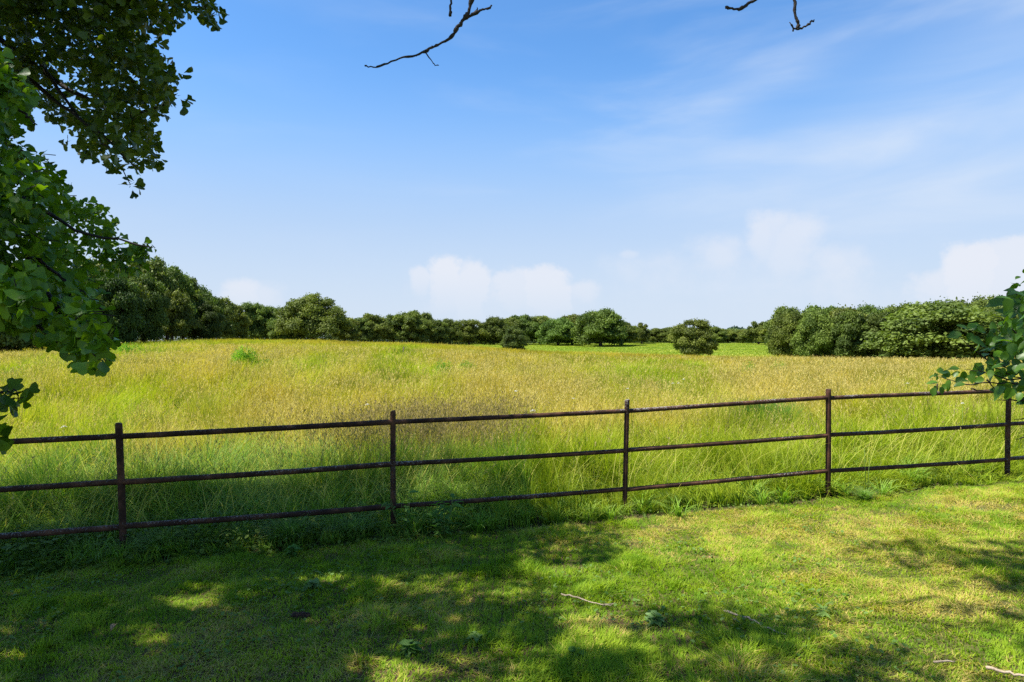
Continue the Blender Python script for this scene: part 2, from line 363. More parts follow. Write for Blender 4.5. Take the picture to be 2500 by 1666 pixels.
# ------------------------------------------------------------------ grass
def blades(x, y, h, w, lean, ang, cb, cm, ct, segs=2, droop=.0, z=None, twist=None, z0=-.01):
    """tapering bent ribbons; all arrays of length n, colours (n,3). returns V,T,C"""
    n = len(x); z = H(x, y)+z0 if z is None else z
    ts = np.linspace(0, 1, segs+1); d = np.stack([np.cos(ang), np.sin(ang)], -1)
    sa = ang+math.pi/2+(0 if twist is None else twist); s = np.stack([np.cos(sa), np.sin(sa)], -1)
    nv = 2*segs+1; V = np.zeros((n, nv, 3), np.float32); C = np.zeros((n, nv, 3), np.float32)
    k = 0
    for i, t in enumerate(ts):
        cx = x+d[:, 0]*lean*h*t**1.8; cy = y+d[:, 1]*lean*h*t**1.8
        cz = z+h*(t*np.sqrt(np.clip(1-(lean*.55)**2*t, .1, 1))-droop*t**3)
        col = np.where(t < .5, cb+(cm-cb)*(t*2), cm+(ct-cm)*(t*2-1))
        if i < segs:
            ww = w*(1-t**1.6)*.5+w*.08
            V[:, k, 0] = cx-s[:, 0]*ww; V[:, k, 1] = cy-s[:, 1]*ww; V[:, k, 2] = cz
            V[:, k+1, 0] = cx+s[:, 0]*ww; V[:, k+1, 1] = cy+s[:, 1]*ww; V[:, k+1, 2] = cz
            C[:, k] = col; C[:, k+1] = col; k += 2
        else:
            V[:, k] = np.stack([cx, cy, cz], -1); C[:, k] = col
    tt = []
    for i in range(segs-1): a = 2*i; tt += [(a, a+1, a+3), (a, a+3, a+2)]
    a = 2*(segs-1); tt.append((a, a+1, a+2))
    T = (np.arange(n)[:, None, None]*nv+np.array(tt)[None]).reshape(-1, 3)
    return V.reshape(-1, 3), T, C.reshape(-1, 3)
def scatter(y0, y1, dens, half=.86, pad=1.5, xlim=None):
    a = (y1-y0); n = int(dens*a*(half*(y0+y1)+2*pad))
    y = rng.random(n)*a+y0
    # width grows with distance: rejection keeps it even
    wmax = half*y1+pad; x = (rng.random(n)*2-1)*wmax
    k = np.abs(x) < half*y+pad
    f = 1/(k.mean() if n else 1)
    m = int(n*(f-1)); y2 = rng.random(m)*a+y0; x2 = (rng.random(m)*2-1)*wmax; k2 = np.abs(x2) < half*y2+pad
    return np.concatenate([x[k], x2[k2]]), np.concatenate([y[k], y2[k2]])
def mixcol(a, b, t): return np.asarray(a)[None, :]*(1-t[:, None])+np.asarray(b)[None, :]*t[:, None]
def clumpify(x, y, cell, pull):
    """draw blades together into tufts"""
    jx = np.floor(x/cell); jy = np.floor(y/cell); hx = vnoise(jx*7.3+.5, jy*3.1+.5); hy = vnoise(jx*2.7+9.5, jy*5.9+.5)
    cx = (jx+.2+.6*hx)*cell; cy = (jy+.2+.6*hy)*cell
    return x+(cx-x)*pull, y+(cy-y)*pull, np.arctan2(y-cy, x-cx)

# --- the mown lawn
G = Geo()
x, y = scatter(1.2, 10, 8200, .80, 4.2); k = (np.abs(x) < .80*y+.5) & (y > 2.3) | (rng.random(len(x)) < .38); x, y = x[k], y[k]
k = y < edge_y(x)-.03-.06*(x > 0); x, y = x[k], y[k]; n = len(x)
bare = sst(.62, .74, fbm(x+3, y*1.3, .7, 4)); bare = np.maximum(bare, np.exp(-(((x-2.75)/1.3)**2+((y-(edge_y(x)-.85))/.20)**2))*.85*(.4+fbm(x, y, .2, 2)))
bare = bare*np.interp(x, [-.5, 1.2], [.25, .8])
k = rng.random(n) > bare*.65; x, y, bare = x[k], y[k], bare[k]; n = len(x)
p1 = fbm(x, y, .9, 4); p2 = fbm(x+20, y+7, .28, 3); right = sst(-1.0, 3.5, x)
straw = np.clip(.17+.26*right+(p1-.5)*2.6+(p2-.5)*1.8, .03, .95)
iss = rng.random(n) < np.maximum(straw*.72, bare*1.1)
p3 = fbm(x+4, y+44, .11, 2); x, y, _a = clumpify(x, y, .07, .35*rng.random(n))
h = (.012+.040*p2+.030*p3*rng.random(n)+.012*rng.random(n))*(1+1.1*sst(.52, .72, fbm(x+9, y, .5, 3)))
lean = np.where(iss, rng.uniform(.9, 2.0, n), rng.uniform(.2, 1.3, n)); ang = np.where(rng.random(n) < .45, rng.uniform(0, 6.283, n), 12*fbm(x+8, y+3, .35, 2)+rng.normal(0, .5, n))
v = rng.random(n)
green = mixcol((.15, .27, .014), (.36, .46, .03), np.clip(v*.45+straw*.5+(p3-.5)*1.5, 0, 1)); strawc = mixcol((.42, .35, .08), (.58, .48, .15), v)
c = np.where(iss[:, None], strawc, green)
G.add(*blades(x, y, h, rng.uniform(.0034, .0078, n)*np.where(np.abs(x) < .80*y+.5, 1, 1.7), lean, ang, c*.8, c, c*1.12, 2, .15))
# clover and plantain leaves in the lawn
def flat_leaves(G, x, y, z, r, ang, tilt, col, k=6, asp=1.0, fold=.12):
    n = len(x); th = np.linspace(0, 2*math.pi, k, endpoint=False)
    loc = np.zeros((n, k+1, 3)); loc[:, 1:, 0] = np.cos(th)*r[:, None]; loc[:, 1:, 1] = np.sin(th)*r[:, None]*asp; loc[:, 1:, 2] = np.abs(np.sin(th))*fold*r[:, None]
    # tilt about y then turn about z
    ct, st_ = np.cos(tilt)[:, None], np.sin(tilt)[:, None]; X0 = loc[..., 0]*ct+loc[..., 2]*st_; Z0 = -loc[..., 0]*st_+loc[..., 2]*ct; Y0 = loc[..., 1]
    ca, sa = np.cos(ang)[:, None], np.sin(ang)[:, None]
    V = np.stack([X0*ca-Y0*sa+x[:, None], X0*sa+Y0*ca+y[:, None], Z0+z[:, None]], -1)
    tt = np.array([(0, i+1, (i+1) % k+1) for i in range(k)])
    T = (np.arange(n)[:, None, None]*(k+1)+tt[None]).reshape(-1, 3)
    C = np.repeat(col[:, None, :], k+1, 1)
    G.add(V.reshape(-1, 3), T, C.reshape(-1, 3))
m = 26000
x = rng.uniform(-6.5, 7, m); y = rng.uniform(2.4, 8.3, m); p = fbm(x+31, y+3, .75, 4)
k = (rng.random(m) < sst(.46, .68, p)*np.interp(x, [-5, 0, 4], [1, .75, .3])) & (y < edge_y(x)) & (np.abs(x) < .85*y+.6); x, y = x[k], y[k]; n = len(x)
flat_leaves(G, x, y, H(x, y)+rng.uniform(.02, .045, n), rng.uniform(.007, .018, n), rng.uniform(0, 6.28, n), rng.uniform(-.6, .6, n), mixcol((.09, .19, .03), (.20, .30, .08), rng.random(n)), 6, .8)
lawn_o = G.build('lawn_grass', M_grass); tag(lawn_o, 'short mown lawn of green and straw coloured grass in front of the pipe fence', 'grass', kind='stuff')
print('lawn', G.n)

# --- the hay field
G = Geo()
GREEN = [(594, 895, 2.2, 1.6, .9), (312, 860, 5, 4, .8), (1110, 908, 3, 2, .7), (1860, 908, 2.6, 1.6, .9), (2150, 940, 3.6, 1.6, 1.0), (1950, 935, 1.6, 1.6, .8), (120, 985, 1.6, 1.2, .4), (1500, 985, 1.8, 1.2, .5), (700, 940, 3.0, 1.2, .3), (1180, 848, 12, 10, .8)]
GREEN = [(*hit(a, b, .5), c, d, e) for a, b, c, d, e in GREEN]
def goldness(x, y):
    """0 fresh green ... 1 ripe gold, in drifts some metres across"""
    sc = np.interp(y, [8, 20, 50, 110], [1.6, 3.2, 7, 12])
    a = fbm(x/sc*.8, y/sc*.42+5, 1.0, 4); b = fbm(x/sc*3.1+70, y/sc*1.5, 1.0, 3)
    g = .58+(a-.5)*1.9+(b-.5)*1.2; g = np.where(y > 13, g+.04, g)+.22*sst(.55, 1, y/crest(x, y))+.15*sst(.3, .5, x/np.maximum(y, 1))*sst(18, 30, y)
    for gx0, gy0, ra, rb, am in GREEN: g = g-am*.75*np.exp(-((x-gx0)/ra)**2-((y-gy0)/rb)**2)
    return np.clip(g, 0, 1)*sst(7.8, 11.0, y-.45*x)
def field_cols(x, y, n, tipbias=0.0):
    v = rng.random(n); v = .5+(v-.5)*np.interp(y, [0, 12, 25, 60], [1, .8, .35, .2])
    gold = goldness(x, y); pale_ = np.exp(-((y-11.5)/2.6)**2)
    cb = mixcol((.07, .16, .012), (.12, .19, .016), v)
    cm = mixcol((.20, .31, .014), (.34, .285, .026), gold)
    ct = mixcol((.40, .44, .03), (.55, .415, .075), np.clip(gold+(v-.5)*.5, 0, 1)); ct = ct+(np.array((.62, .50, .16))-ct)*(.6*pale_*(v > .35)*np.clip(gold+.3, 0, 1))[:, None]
    return cb, cm, ct, gold
BANDS = [(5.6, 9.0, 3000, .0080, 3), (9.0, 13.0, 1500, .0115, 3), (13.0, 20, 600, .017, 2), (20, 32, 240, .026, 2), (32, 55, 90, .034, 2), (55, 90, 34, .05, 2), (90, 150, 16, .075, 2)]
for (ya, yb, dens, wd, sg) in BANDS:
    x, y = scatter(ya if ya > 6 else 3.8, yb, dens, .84, 5 if ya < 20 else 9); k = (np.abs(x) < .84*y+1) | (rng.random(len(x)) < .4); x, y = x[k], y[k]
    k = (y > edge_y(x)) & (y < crest(x, y)+14); x, y = x[k], y[k]; n = len(x)
    if ya < 13:
        x, y, ang0 = clumpify(x, y, .26, .75*rng.random(n)); ang = np.where(rng.random(n) < .35, ang0, 9*fbm(x+30, y+12, 1.3, 2)+rng.normal(0, .45, n))
    else: ang = 9*fbm(x+30, y+12, max(1.3, ya*.09), 2)+rng.normal(0, .6, n)
    dist = y-edge_y(x); grow = sst(0, 2.2, dist)
    grow = np.where(x < -.2, sst(.1, 2.2, dist), sst(-.25, 1.6, dist))
    hh = (.13+.50*grow)*(.45+.85*rng.random(n))*(.30+1.4*fbm(x+5, y+8, .6, 3))
    hh = hh*np.where(y > 12, .75+.5*fbm(x+11, y+2, np.maximum(y*.12, 1), 3)*1.0, 1)
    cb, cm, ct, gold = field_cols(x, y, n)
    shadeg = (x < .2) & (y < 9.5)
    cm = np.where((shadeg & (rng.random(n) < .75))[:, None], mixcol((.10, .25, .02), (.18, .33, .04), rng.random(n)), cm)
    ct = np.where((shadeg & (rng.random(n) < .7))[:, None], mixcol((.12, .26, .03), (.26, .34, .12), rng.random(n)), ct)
    lean = rng.gamma(3, .16, n)*np.where(y < 9, 1.4, 1.0)*(.35+2.0*sst(.3, .75, fbm(x+7, y+91, max(.8, ya*.06), 3))); wdv = wd*rng.uniform(.6, 1.35, n)
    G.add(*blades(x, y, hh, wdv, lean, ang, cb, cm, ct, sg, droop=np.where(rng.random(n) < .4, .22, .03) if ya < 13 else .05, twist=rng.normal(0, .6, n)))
    print('band', ya, n)
# flowering stems with loose straw panicles
def stems(G, x, y, h, cs, ch, ns=12, size=1.0, spread=.035, lo=.74, w=.0028):
    n = len(x); ang = rng.uniform(0, 6.283, n); ang = np.where(rng.random(n) < .6, rng.normal(.3, .6, n), ang); lean = rng.gamma(2.2, .10, n)
    G.add(*blades(x, y, h, np.full(n, w)*size, lean, ang, cs*.8, cs, ch, 3, 0, twist=rng.uniform(0, 3, n)))
    z = H(x, y)-.01
    # spikelets: little slim diamonds along the top of the stem
    t = rng.uniform(lo, 1.0, (n, ns)); top = (1-t)/(1-lo)
    cx = x[:, None]+np.cos(ang)[:, None]*lean[:, None]*h[:, None]*t**1.8; cy = y[:, None]+np.sin(ang)[:, None]*lean[:, None]*h[:, None]*t**1.8
    cz = z[:, None]+h[:, None]*t*np.sqrt(np.clip(1-(lean[:, None]*.55)**2*t, .1, 1))
    a = rng.uniform(0, 6.283, (n, ns)); r = spread*size*(.25+.75*top)*rng.random((n, ns))
    cx = cx+np.cos(a)*r; cy = cy+np.sin(a)*r
    L_ = size*rng.uniform(.008, .018, (n, ns)); ww = size*rng.uniform(.0022, .0045, (n, ns)); b = rng.uniform(0, 6.283, (n, ns)); dxy = np.stack([np.cos(a)*.5, np.sin(a)*.5], -1)
    P = np.stack([cx, cy, cz], -1)
    up = np.stack([dxy[..., 0]*L_, dxy[..., 1]*L_, L_], -1); sd = np.stack([np.cos(b)*ww, np.sin(b)*ww, np.zeros_like(ww)], -1)
    V = np.stack([P-up, P+sd, P+up, P-sd], 2).reshape(-1, 3); q = n*ns
    T = (np.arange(q)[:, None, None]*4+np.array([(0, 1, 2), (0, 2, 3)])[None]).reshape(-1, 3)
    G.add(V, T, np.repeat(ch, ns*4, 0))
for (ya, yb, dens, size, ns) in [(6.6, 10, 70, 1.1, 12), (10, 15, 80, 1.4, 10), (15, 24, 50, 2.0, 7), (24, 40, 20, 3.0, 5), (40, 70, 5, 5, 4)]:
    x, y = scatter(ya, yb, dens, .84, 1.2)
    gg = goldness(x, y); k = (y-fence_y(x) > .35) & (rng.random(len(x)) < (sst(0, 3.5, y-fence_y(x))*.85+.15)*(.12+.9*gg)); x, y = x[k], y[k]; n = len(x)
    if not n: continue
    h = rng.uniform(.68, .95, n)*(.85+.3*fbm(x, y, 1.5, 3)); v = rng.random(n)
    stems(G, x, y, h, mixcol((.26, .32, .03), (.44, .37, .06), v), mixcol((.42, .32, .085), (.66, .55, .20), v), ns, size)
# the stand of taller dark headed grass behind the second bay
n = 1700; x = rng.normal(-1.1, .95, n); y = rng.uniform(8.0, 10.6, n)+.1*(x+1); k = (x > -3.8) & (x < .25) & (y > fence_y(x)+.5); x, y = x[k], y[k]; n = len(x)
h = np.clip(rng.normal(1.02, .10, n), .7, 1.25); v = rng.random(n)
stems(G, x, y, h, mixcol((.10, .17, .03), (.16, .20, .05), v), mixcol((.16, .125, .06), (.40, .31, .14), v), 13, 1.3, .045, .70)
# a few tall single stems leaning near the fence
n = 420; x = rng.uniform(-5, 7.5, n); y = fence_y(x)+rng.uniform(.15, 1.8, n)
h = rng.uniform(.6, 1.0, n); v = rng.random(n); stems(G, x, y, h, mixcol((.16, .24, .05), (.35, .34, .12), v), mixcol((.22, .17, .08), (.55, .45, .2), v), 12, 1.0, .02, .8)
# arching pale bladed tufts through the near part, and long tangled flowering stalks
nt_ = 420; tx = np.where(rng.random(nt_) < .5, rng.uniform(-5.5, .5, nt_), rng.uniform(-6, 8, nt_)); ty = fence_y(tx)+rng.uniform(-.22, 2.2, nt_)*np.where(tx < 0, 1, 1.2); m_ = 46
x = np.repeat(tx, m_); y = np.repeat(ty, m_); n = len(x); a = rng.uniform(0, 6.283, n); q = np.abs(rng.normal(size=n))*.05; tv = np.repeat(rng.random(nt_), m_); v = np.clip(tv*.7+rng.random(n)*.3, 0, 1)
back = np.repeat(np.clip((ty-fence_y(tx)+.3)/1.5, 0.15, 1), m_)
G.add(*blades(x+np.cos(a)*q, y+np.sin(a)*q, rng.uniform(.25, .5, n)*(.55+.7*back), rng.uniform(.006, .011, n), rng.uniform(.35, 1.2, n), a+rng.normal(0, .4, n), mixcol((.08, .18, .015), (.12, .22, .02), v), mixcol((.14, .30, .02), (.24, .38, .05), v), mixcol((.25, .40, .05), (.42, .48, .16), v), 4, .32))
for (ya, yb, dens, w_) in [(.2, 2.5, 95, .0055), (2.5, 6, 80, .0075), (6, 12, 36, .011)]:
    n = int(dens*(yb-ya)*16*(1 if ya < 6 else 1.6)); x = rng.uniform(-7, 9, n)*(1 if ya < 6 else 1.6); y = fence_y(x)+rng.uniform(ya, yb, n); v = rng.random(n)
    a = rng.normal(.2, .9, n)+np.where(rng.random(n) < .35, 3.14, 0)
    G.add(*blades(x, y, rng.uniform(.5, .95, n), np.full(n, w_), rng.gamma(4, .17, n), a, mixcol((.20, .32, .03), (.36, .38, .06), v), mixcol((.34, .44, .06), (.55, .48, .14), v), mixcol((.48, .46, .06), (.68, .54, .13), v), 5, .12, twist=rng.uniform(0, 3, n)))
hay = G.build('tall_grass', M_hay); tag(hay, 'tall hay grass with golden seed heads filling the field beyond the fence', 'grass', kind='stuff')
print('hay', G.n)

# --- tufts on the far green pasture
G = Geo()
x, y = scatter(100, 285, 5, .84, 1); k = (y > crest(x, y)+10) & (x/y > -.08) & (x/y < .5); x, y = x[k], y[k]; n = len(x)
p = fbm(x, y, 9, 3); v = rng.random(n)
G.add(*blades(x, y, .08+.22*sst(.5, .75, p)+.1*v, rng.uniform(.2, .4, n), rng.uniform(.2, .8, n), rng.uniform(0, 6.28, n), mixcol((.15, .26, .02), (.2, .30, .03), v), mixcol((.17, .26, .03), (.26, .33, .04), v), mixcol((.26, .34, .04), (.38, .40, .08), v), 2))
tag(G.build('pasture_grass', M_grass), 'smooth bright green pasture between the hay field and the distant trees', 'grass', kind='stuff')

# --- low creeping weeds and dead thatch along the foot of the fence
G = Geo()
n = 15000; x = rng.uniform(-6, 8, n)-rng.random(n)*1.5; y = edge_y(x)+rng.uniform(-.12, .95, n)
k = rng.random(n) < np.interp(x, [-6, -3, -1, 1, 3, 7], [1, .95, .45, .3, .4, .35])*sst(.3, .6, fbm(x, y, .5, 3)+.12); x, y = x[k], y[k]; n = len(x)
left = np.interp(x, [-4, 0], [1., .45])
flat_leaves(G, x, y, H(x, y)+rng.uniform(.01, .26, n)*(left*1.2-.25)*sst(-.15, .25, y-edge_y(x))+.012, rng.uniform(.012, .034, n)*(.45+.7*left), rng.uniform(0, 6.28, n), rng.uniform(-.8, .8, n), mixcol((.06, .12, .012), (.20, .28, .05), rng.random(n)), 6, .75)
n = 9000; x = rng.uniform(-4, 8, n); y = edge_y(x)+rng.uniform(-.15, .25, n); v = rng.random(n)
G.add(*blades(x, y, rng.uniform(.02, .06, n), np.full(n, .004), rng.uniform(1, 3, n), rng.uniform(0, 6.28, n), mixcol((.12, .08, .04), (.25, .18, .09), v), mixcol((.14, .09, .05), (.3, .22, .11), v), mixcol((.16, .11, .06), (.34, .25, .13), v), 2, .3))
tag(G.build('creeping_weeds', M_grass), 'low round leaved weeds and brown thatch along the foot of the fence', 'weeds', kind='stuff')

# ------------------------------------------------------------------ the pipe fence
fence = empty('pipe_fence', (POSTS[6][0], POSTS[6][1], POSTS[6][2]), 'rusty brown three rail pipe fence running between the lawn and the hay field', 'fence')
for (px_, py_, zb, zt, r1, r2, r3, ln, rr) in POSTS:
    g = Geo(); zs = [zb-.25, zb, (zb+zt)/2, zt-.05, zt-.008, zt]
    R = [rr, rr, rr, rr, rr*.98, rr*.80]
    pts = [(px_+ln*(zt-z)/(zt-zb)+random.gauss(0, .0012), py_, z) for z in zs]
    tube(g, pts, R, 18); g.build('post', M_rust, fence, True)
for i in range(len(POSTS)-1):
    a, b = POSTS[i], POSTS[i+1]
    for q in (4, 5, 6):
        rr = .0235 if i > 4 else .0265
        za, zb_ = a[q]+random.gauss(0, .004), b[q]+random.gauss(0, .004)
        xa = a[0]+a[7]*(a[3]-a[q])/(a[3]-a[2]); xb = b[0]+b[7]*(b[3]-b[q])/(b[3]-b[2])
        sag = random.uniform(-.004, .009); pts = []
        for t in np.linspace(0, 1, 15):
            pts.append((lerp(xa, xb, t), lerp(a[1], b[1], t), lerp(za, zb_, t)-sag*4*t*(1-t)+random.gauss(0, .0008)))
        g = Geo(); tube(g, pts, [rr*random.uniform(.985, 1.015) for _ in pts], 16, cap=False); g.build('rail', M_rust, fence, True)

# ------------------------------------------------------------------ distant trees
def crown_mesh(seed, nleaf, blobs, leaf=.035, dark=1.0, warm=0.0):
    """leaf sized faces spread over many overlapping boughs. unit tree: height 1, width 1"""
    r = np.random.default_rng(seed); B = np.array(blobs); vol = B[:, 3]**2; pick = r.choice(len(B), nleaf, p=vol/vol.sum())
    d = r.normal(size=(nleaf, 3)); d /= np.linalg.norm(d, axis=1)[:, None]
    d[:, 2] = np.where(d[:, 2] < -.12, -d[:, 2]*.7, d[:, 2])
    R = B[pick, 3]*(1-.38*r.random(nleaf)**2.5)*(1+np.where(r.random(nleaf) < .2, .2, .06)*r.normal(size=nleaf))
    P = B[pick, :3]+d*R[:, None]*np.array([1, 1, 1.3])
    P[:, 2] = np.maximum(P[:, 2], .015); P[:, 2] *= .97/max(.97, np.quantile(P[:, 2], .998))
    # small twiggy clusters
    cl_ = r.normal(size=(nleaf//9+1, 3))*.018; P += cl_[r.integers(0, len(cl_), nleaf)]
    nrm = d+r.normal(size=(nleaf, 3))*.65+np.array([0, 0, .12]); nrm /= np.linalg.norm(nrm, axis=1)[:, None]
    a = np.cross(nrm, r.normal(size=(nleaf, 3))); a /= np.linalg.norm(a, axis=1)[:, None]; b = np.cross(nrm, a)
    s = leaf*(.55+.8*r.random(nleaf))[:, None]
    a[:, 2] *= 1.4; b[:, 2] *= 1.4; V = np.stack([P-a*s, P-b*s*.55+a*s*.1, P+a*s*.9, P+b*s*.6], 1)
    T = (np.arange(nleaf)[:, None, None]*4+np.array([(0, 1, 2), (0, 2, 3)])[None]).reshape(-1, 3)
    bv = r.random(len(B))[pick]; v = np.clip(bv*.7+r.random(nleaf)*.3, 0, 1)
    c = mixcol(np.array((.05, .08, .015))*dark, np.array((.170+.03*warm, .222, .034))*dark, v)
    return tri_mesh('crown', V.reshape(-1, 3), T, M_tree, np.repeat(c, 4, 0), link=False)
def oak_blobs(seed, n=46, full=1.0, rough=1.0, skirt=.12, gap=None):
    r = np.random.default_rng(seed); out = []
    while len(out) < n:
        th = r.uniform(0, 2*math.pi); t = r.random()**.85; z = skirt+(.90-skirt)*t
        prof = math.sqrt(max(0, 1-((t-.38)/.66)**2)) if t > .38 else (.80+.20*t/.38)*full+(1-full)*.5
        rad = .40*prof*(1+.16*rough*r.normal())*(r.random()**.28)
        s = (.062+.085*r.random()**1.3)*(1.05-.2*t)
        p = (rad*math.cos(th), rad*math.sin(th), z, s)
        if gap and math.hypot(p[0]-gap[0], (p[2]-gap[1])) < gap[2]: continue
        out.append(p)
    for t in np.linspace(.2, .7, 6): out.append((0, 0, t, .16))
    return out
def trunk_mesh(seed, hgt=.75):
    g = Geo(); r = random.Random(seed); pts = [(0, 0, -.04), (.004, 0, .03), (r.uniform(-.01, .01), 0, .2), (r.uniform(-.03, .03), r.uniform(-.02, .02), .42), (r.uniform(-.04, .04), 0, hgt)]
    tube(g, pts, [.05, .034, .026, .018, .006], 8, wob=.08)
    for k in range(7):
        a = r.uniform(0, 6.28); z0 = r.uniform(.14, .5); L_ = r.uniform(.2, .34)
        tube(g, [(0, 0, z0), (math.cos(a)*L_*.5, math.sin(a)*L_*.5, z0+.10), (math.cos(a)*L_, math.sin(a)*L_, z0+.20)], [.014, .009, .003], 5)
    return g.build('trunk', M_bark, link=False)
VAR = {}
for k_, (seed, kw, nl, leaf) in {
    'round': (1, dict(n=80, full=1.0, rough=.7), 34000, .0185), 'bumpy': (2, dict(n=66, full=1.0, rough=1.4), 30000, .019),
    'broad': (3, dict(n=100, full=1.0, rough=.8, skirt=.08), 44000, .016), 'airy': (4, dict(n=58, full=.9, rough=1.9), 20000, .019),
    'dense': (5, dict(n=92, full=1.1, rough=.6, skirt=.06), 38000, .017), 'tall': (6, dict(n=72, full=.9, rough=1.2, skirt=.1), 30000, .0185)}.items():
    VAR[k_] = (crown_mesh(seed*11, nl, oak_blobs(seed, **kw), leaf), trunk_mesh(seed))
# the big oak left of centre: a lopsided dome with one bough poking out of the top and airy right shoulder
bb = oak_blobs(21, 100, 1.0, .8, .06)
bb = [(x_, y_, z_*.93, s_) for (x_, y_, z_, s_) in bb if not (x_ > .22 and z_ > .55 and random.random() < .6)]
bb += [(-.03, 0, .93, .07), (.02, .02, .975, .05), (.06, 0, .985, .035), (-.27, 0, .78, .10), (.2, 0, .84, .08), (.34, .05, .62, .09), (.38, 0, .55, .06), (.42, 0, .42, .07)]
VAR['tufted'] = (crown_mesh(212, 52000, bb, .0135), trunk_mesh(21))
# the lone oak: rounded head with a hole of sky near its top, narrow waist, bough to the lower right
bb = [b for b in oak_blobs(31, 100, 1.08, .8, .06, gap=(-.05, .77, .07))]
bb = [(x_, y_*(.35 if z_ > .66 and abs(x_+.05) < .2 else 1), z_, s_*(.72 if z_ > .66 and abs(x_+.05) < .2 else 1)) for (x_, y_, z_, s_) in bb if not math.hypot(x_+.05, z_-.78) < .10]
bb += [(-.05, 0, .90, .06), (-.15, 0, .86, .06), (.05, 0, .90, .07), (.15, 0, .84, .09), (-.22, 0, .78, .08), (.42, 0, .30, .06), (.48, 0, .24, .045), (.34, 0, .34, .07)]
VAR['lone'] = (crown_mesh(313, 38000, bb, .0165), trunk_mesh(31))
# the dead topped tree: thin ragged upper half
bb = [(x_, y_, z_, s_*(.6 if z_ > .6 else 1)) for (x_, y_, z_, s_) in oak_blobs(41, 52, .9, 1.6, .1) if not (z_ > .6 and abs(x_) > .22)]
VAR['ragged'] = (crown_mesh(414, 20000, bb, .022, .9), trunk_mesh(41, .9))
def pale(me, f, name):
    m2 = me.copy(); a = m2.attributes['Col']; c = np.zeros(len(a.data)*4, np.float32); a.data.foreach_get('color', c); c = c.reshape(-1, 4); c[:, :3] *= np.array(f); a.data.foreach_set('color', c.ravel()); return m2
VAR['pale'] = (pale(VAR['broad'][0], (.88, 1.0, 1.05), 'c'), VAR['broad'][1])
VAR['olive'] = (pale(VAR['bumpy'][0], (1.25, 1.1, 1.0), 'c'), VAR['bumpy'][1])
VAR['dark'] = (pale(VAR['dense'][0], (.7, .75, .8), 'c'), VAR['dense'][1])
VAR['bluish'] = (pale(VAR['bumpy'][0], (.85, .95, 1.9), 'c'), VAR['bumpy'][1])
GL, GM, GC, GF, GR = 'trees of the wood on the left', 'trees in the row behind the field', 'trees of the central clump', 'trees of the farthest row', 'trees of the wood on the right'
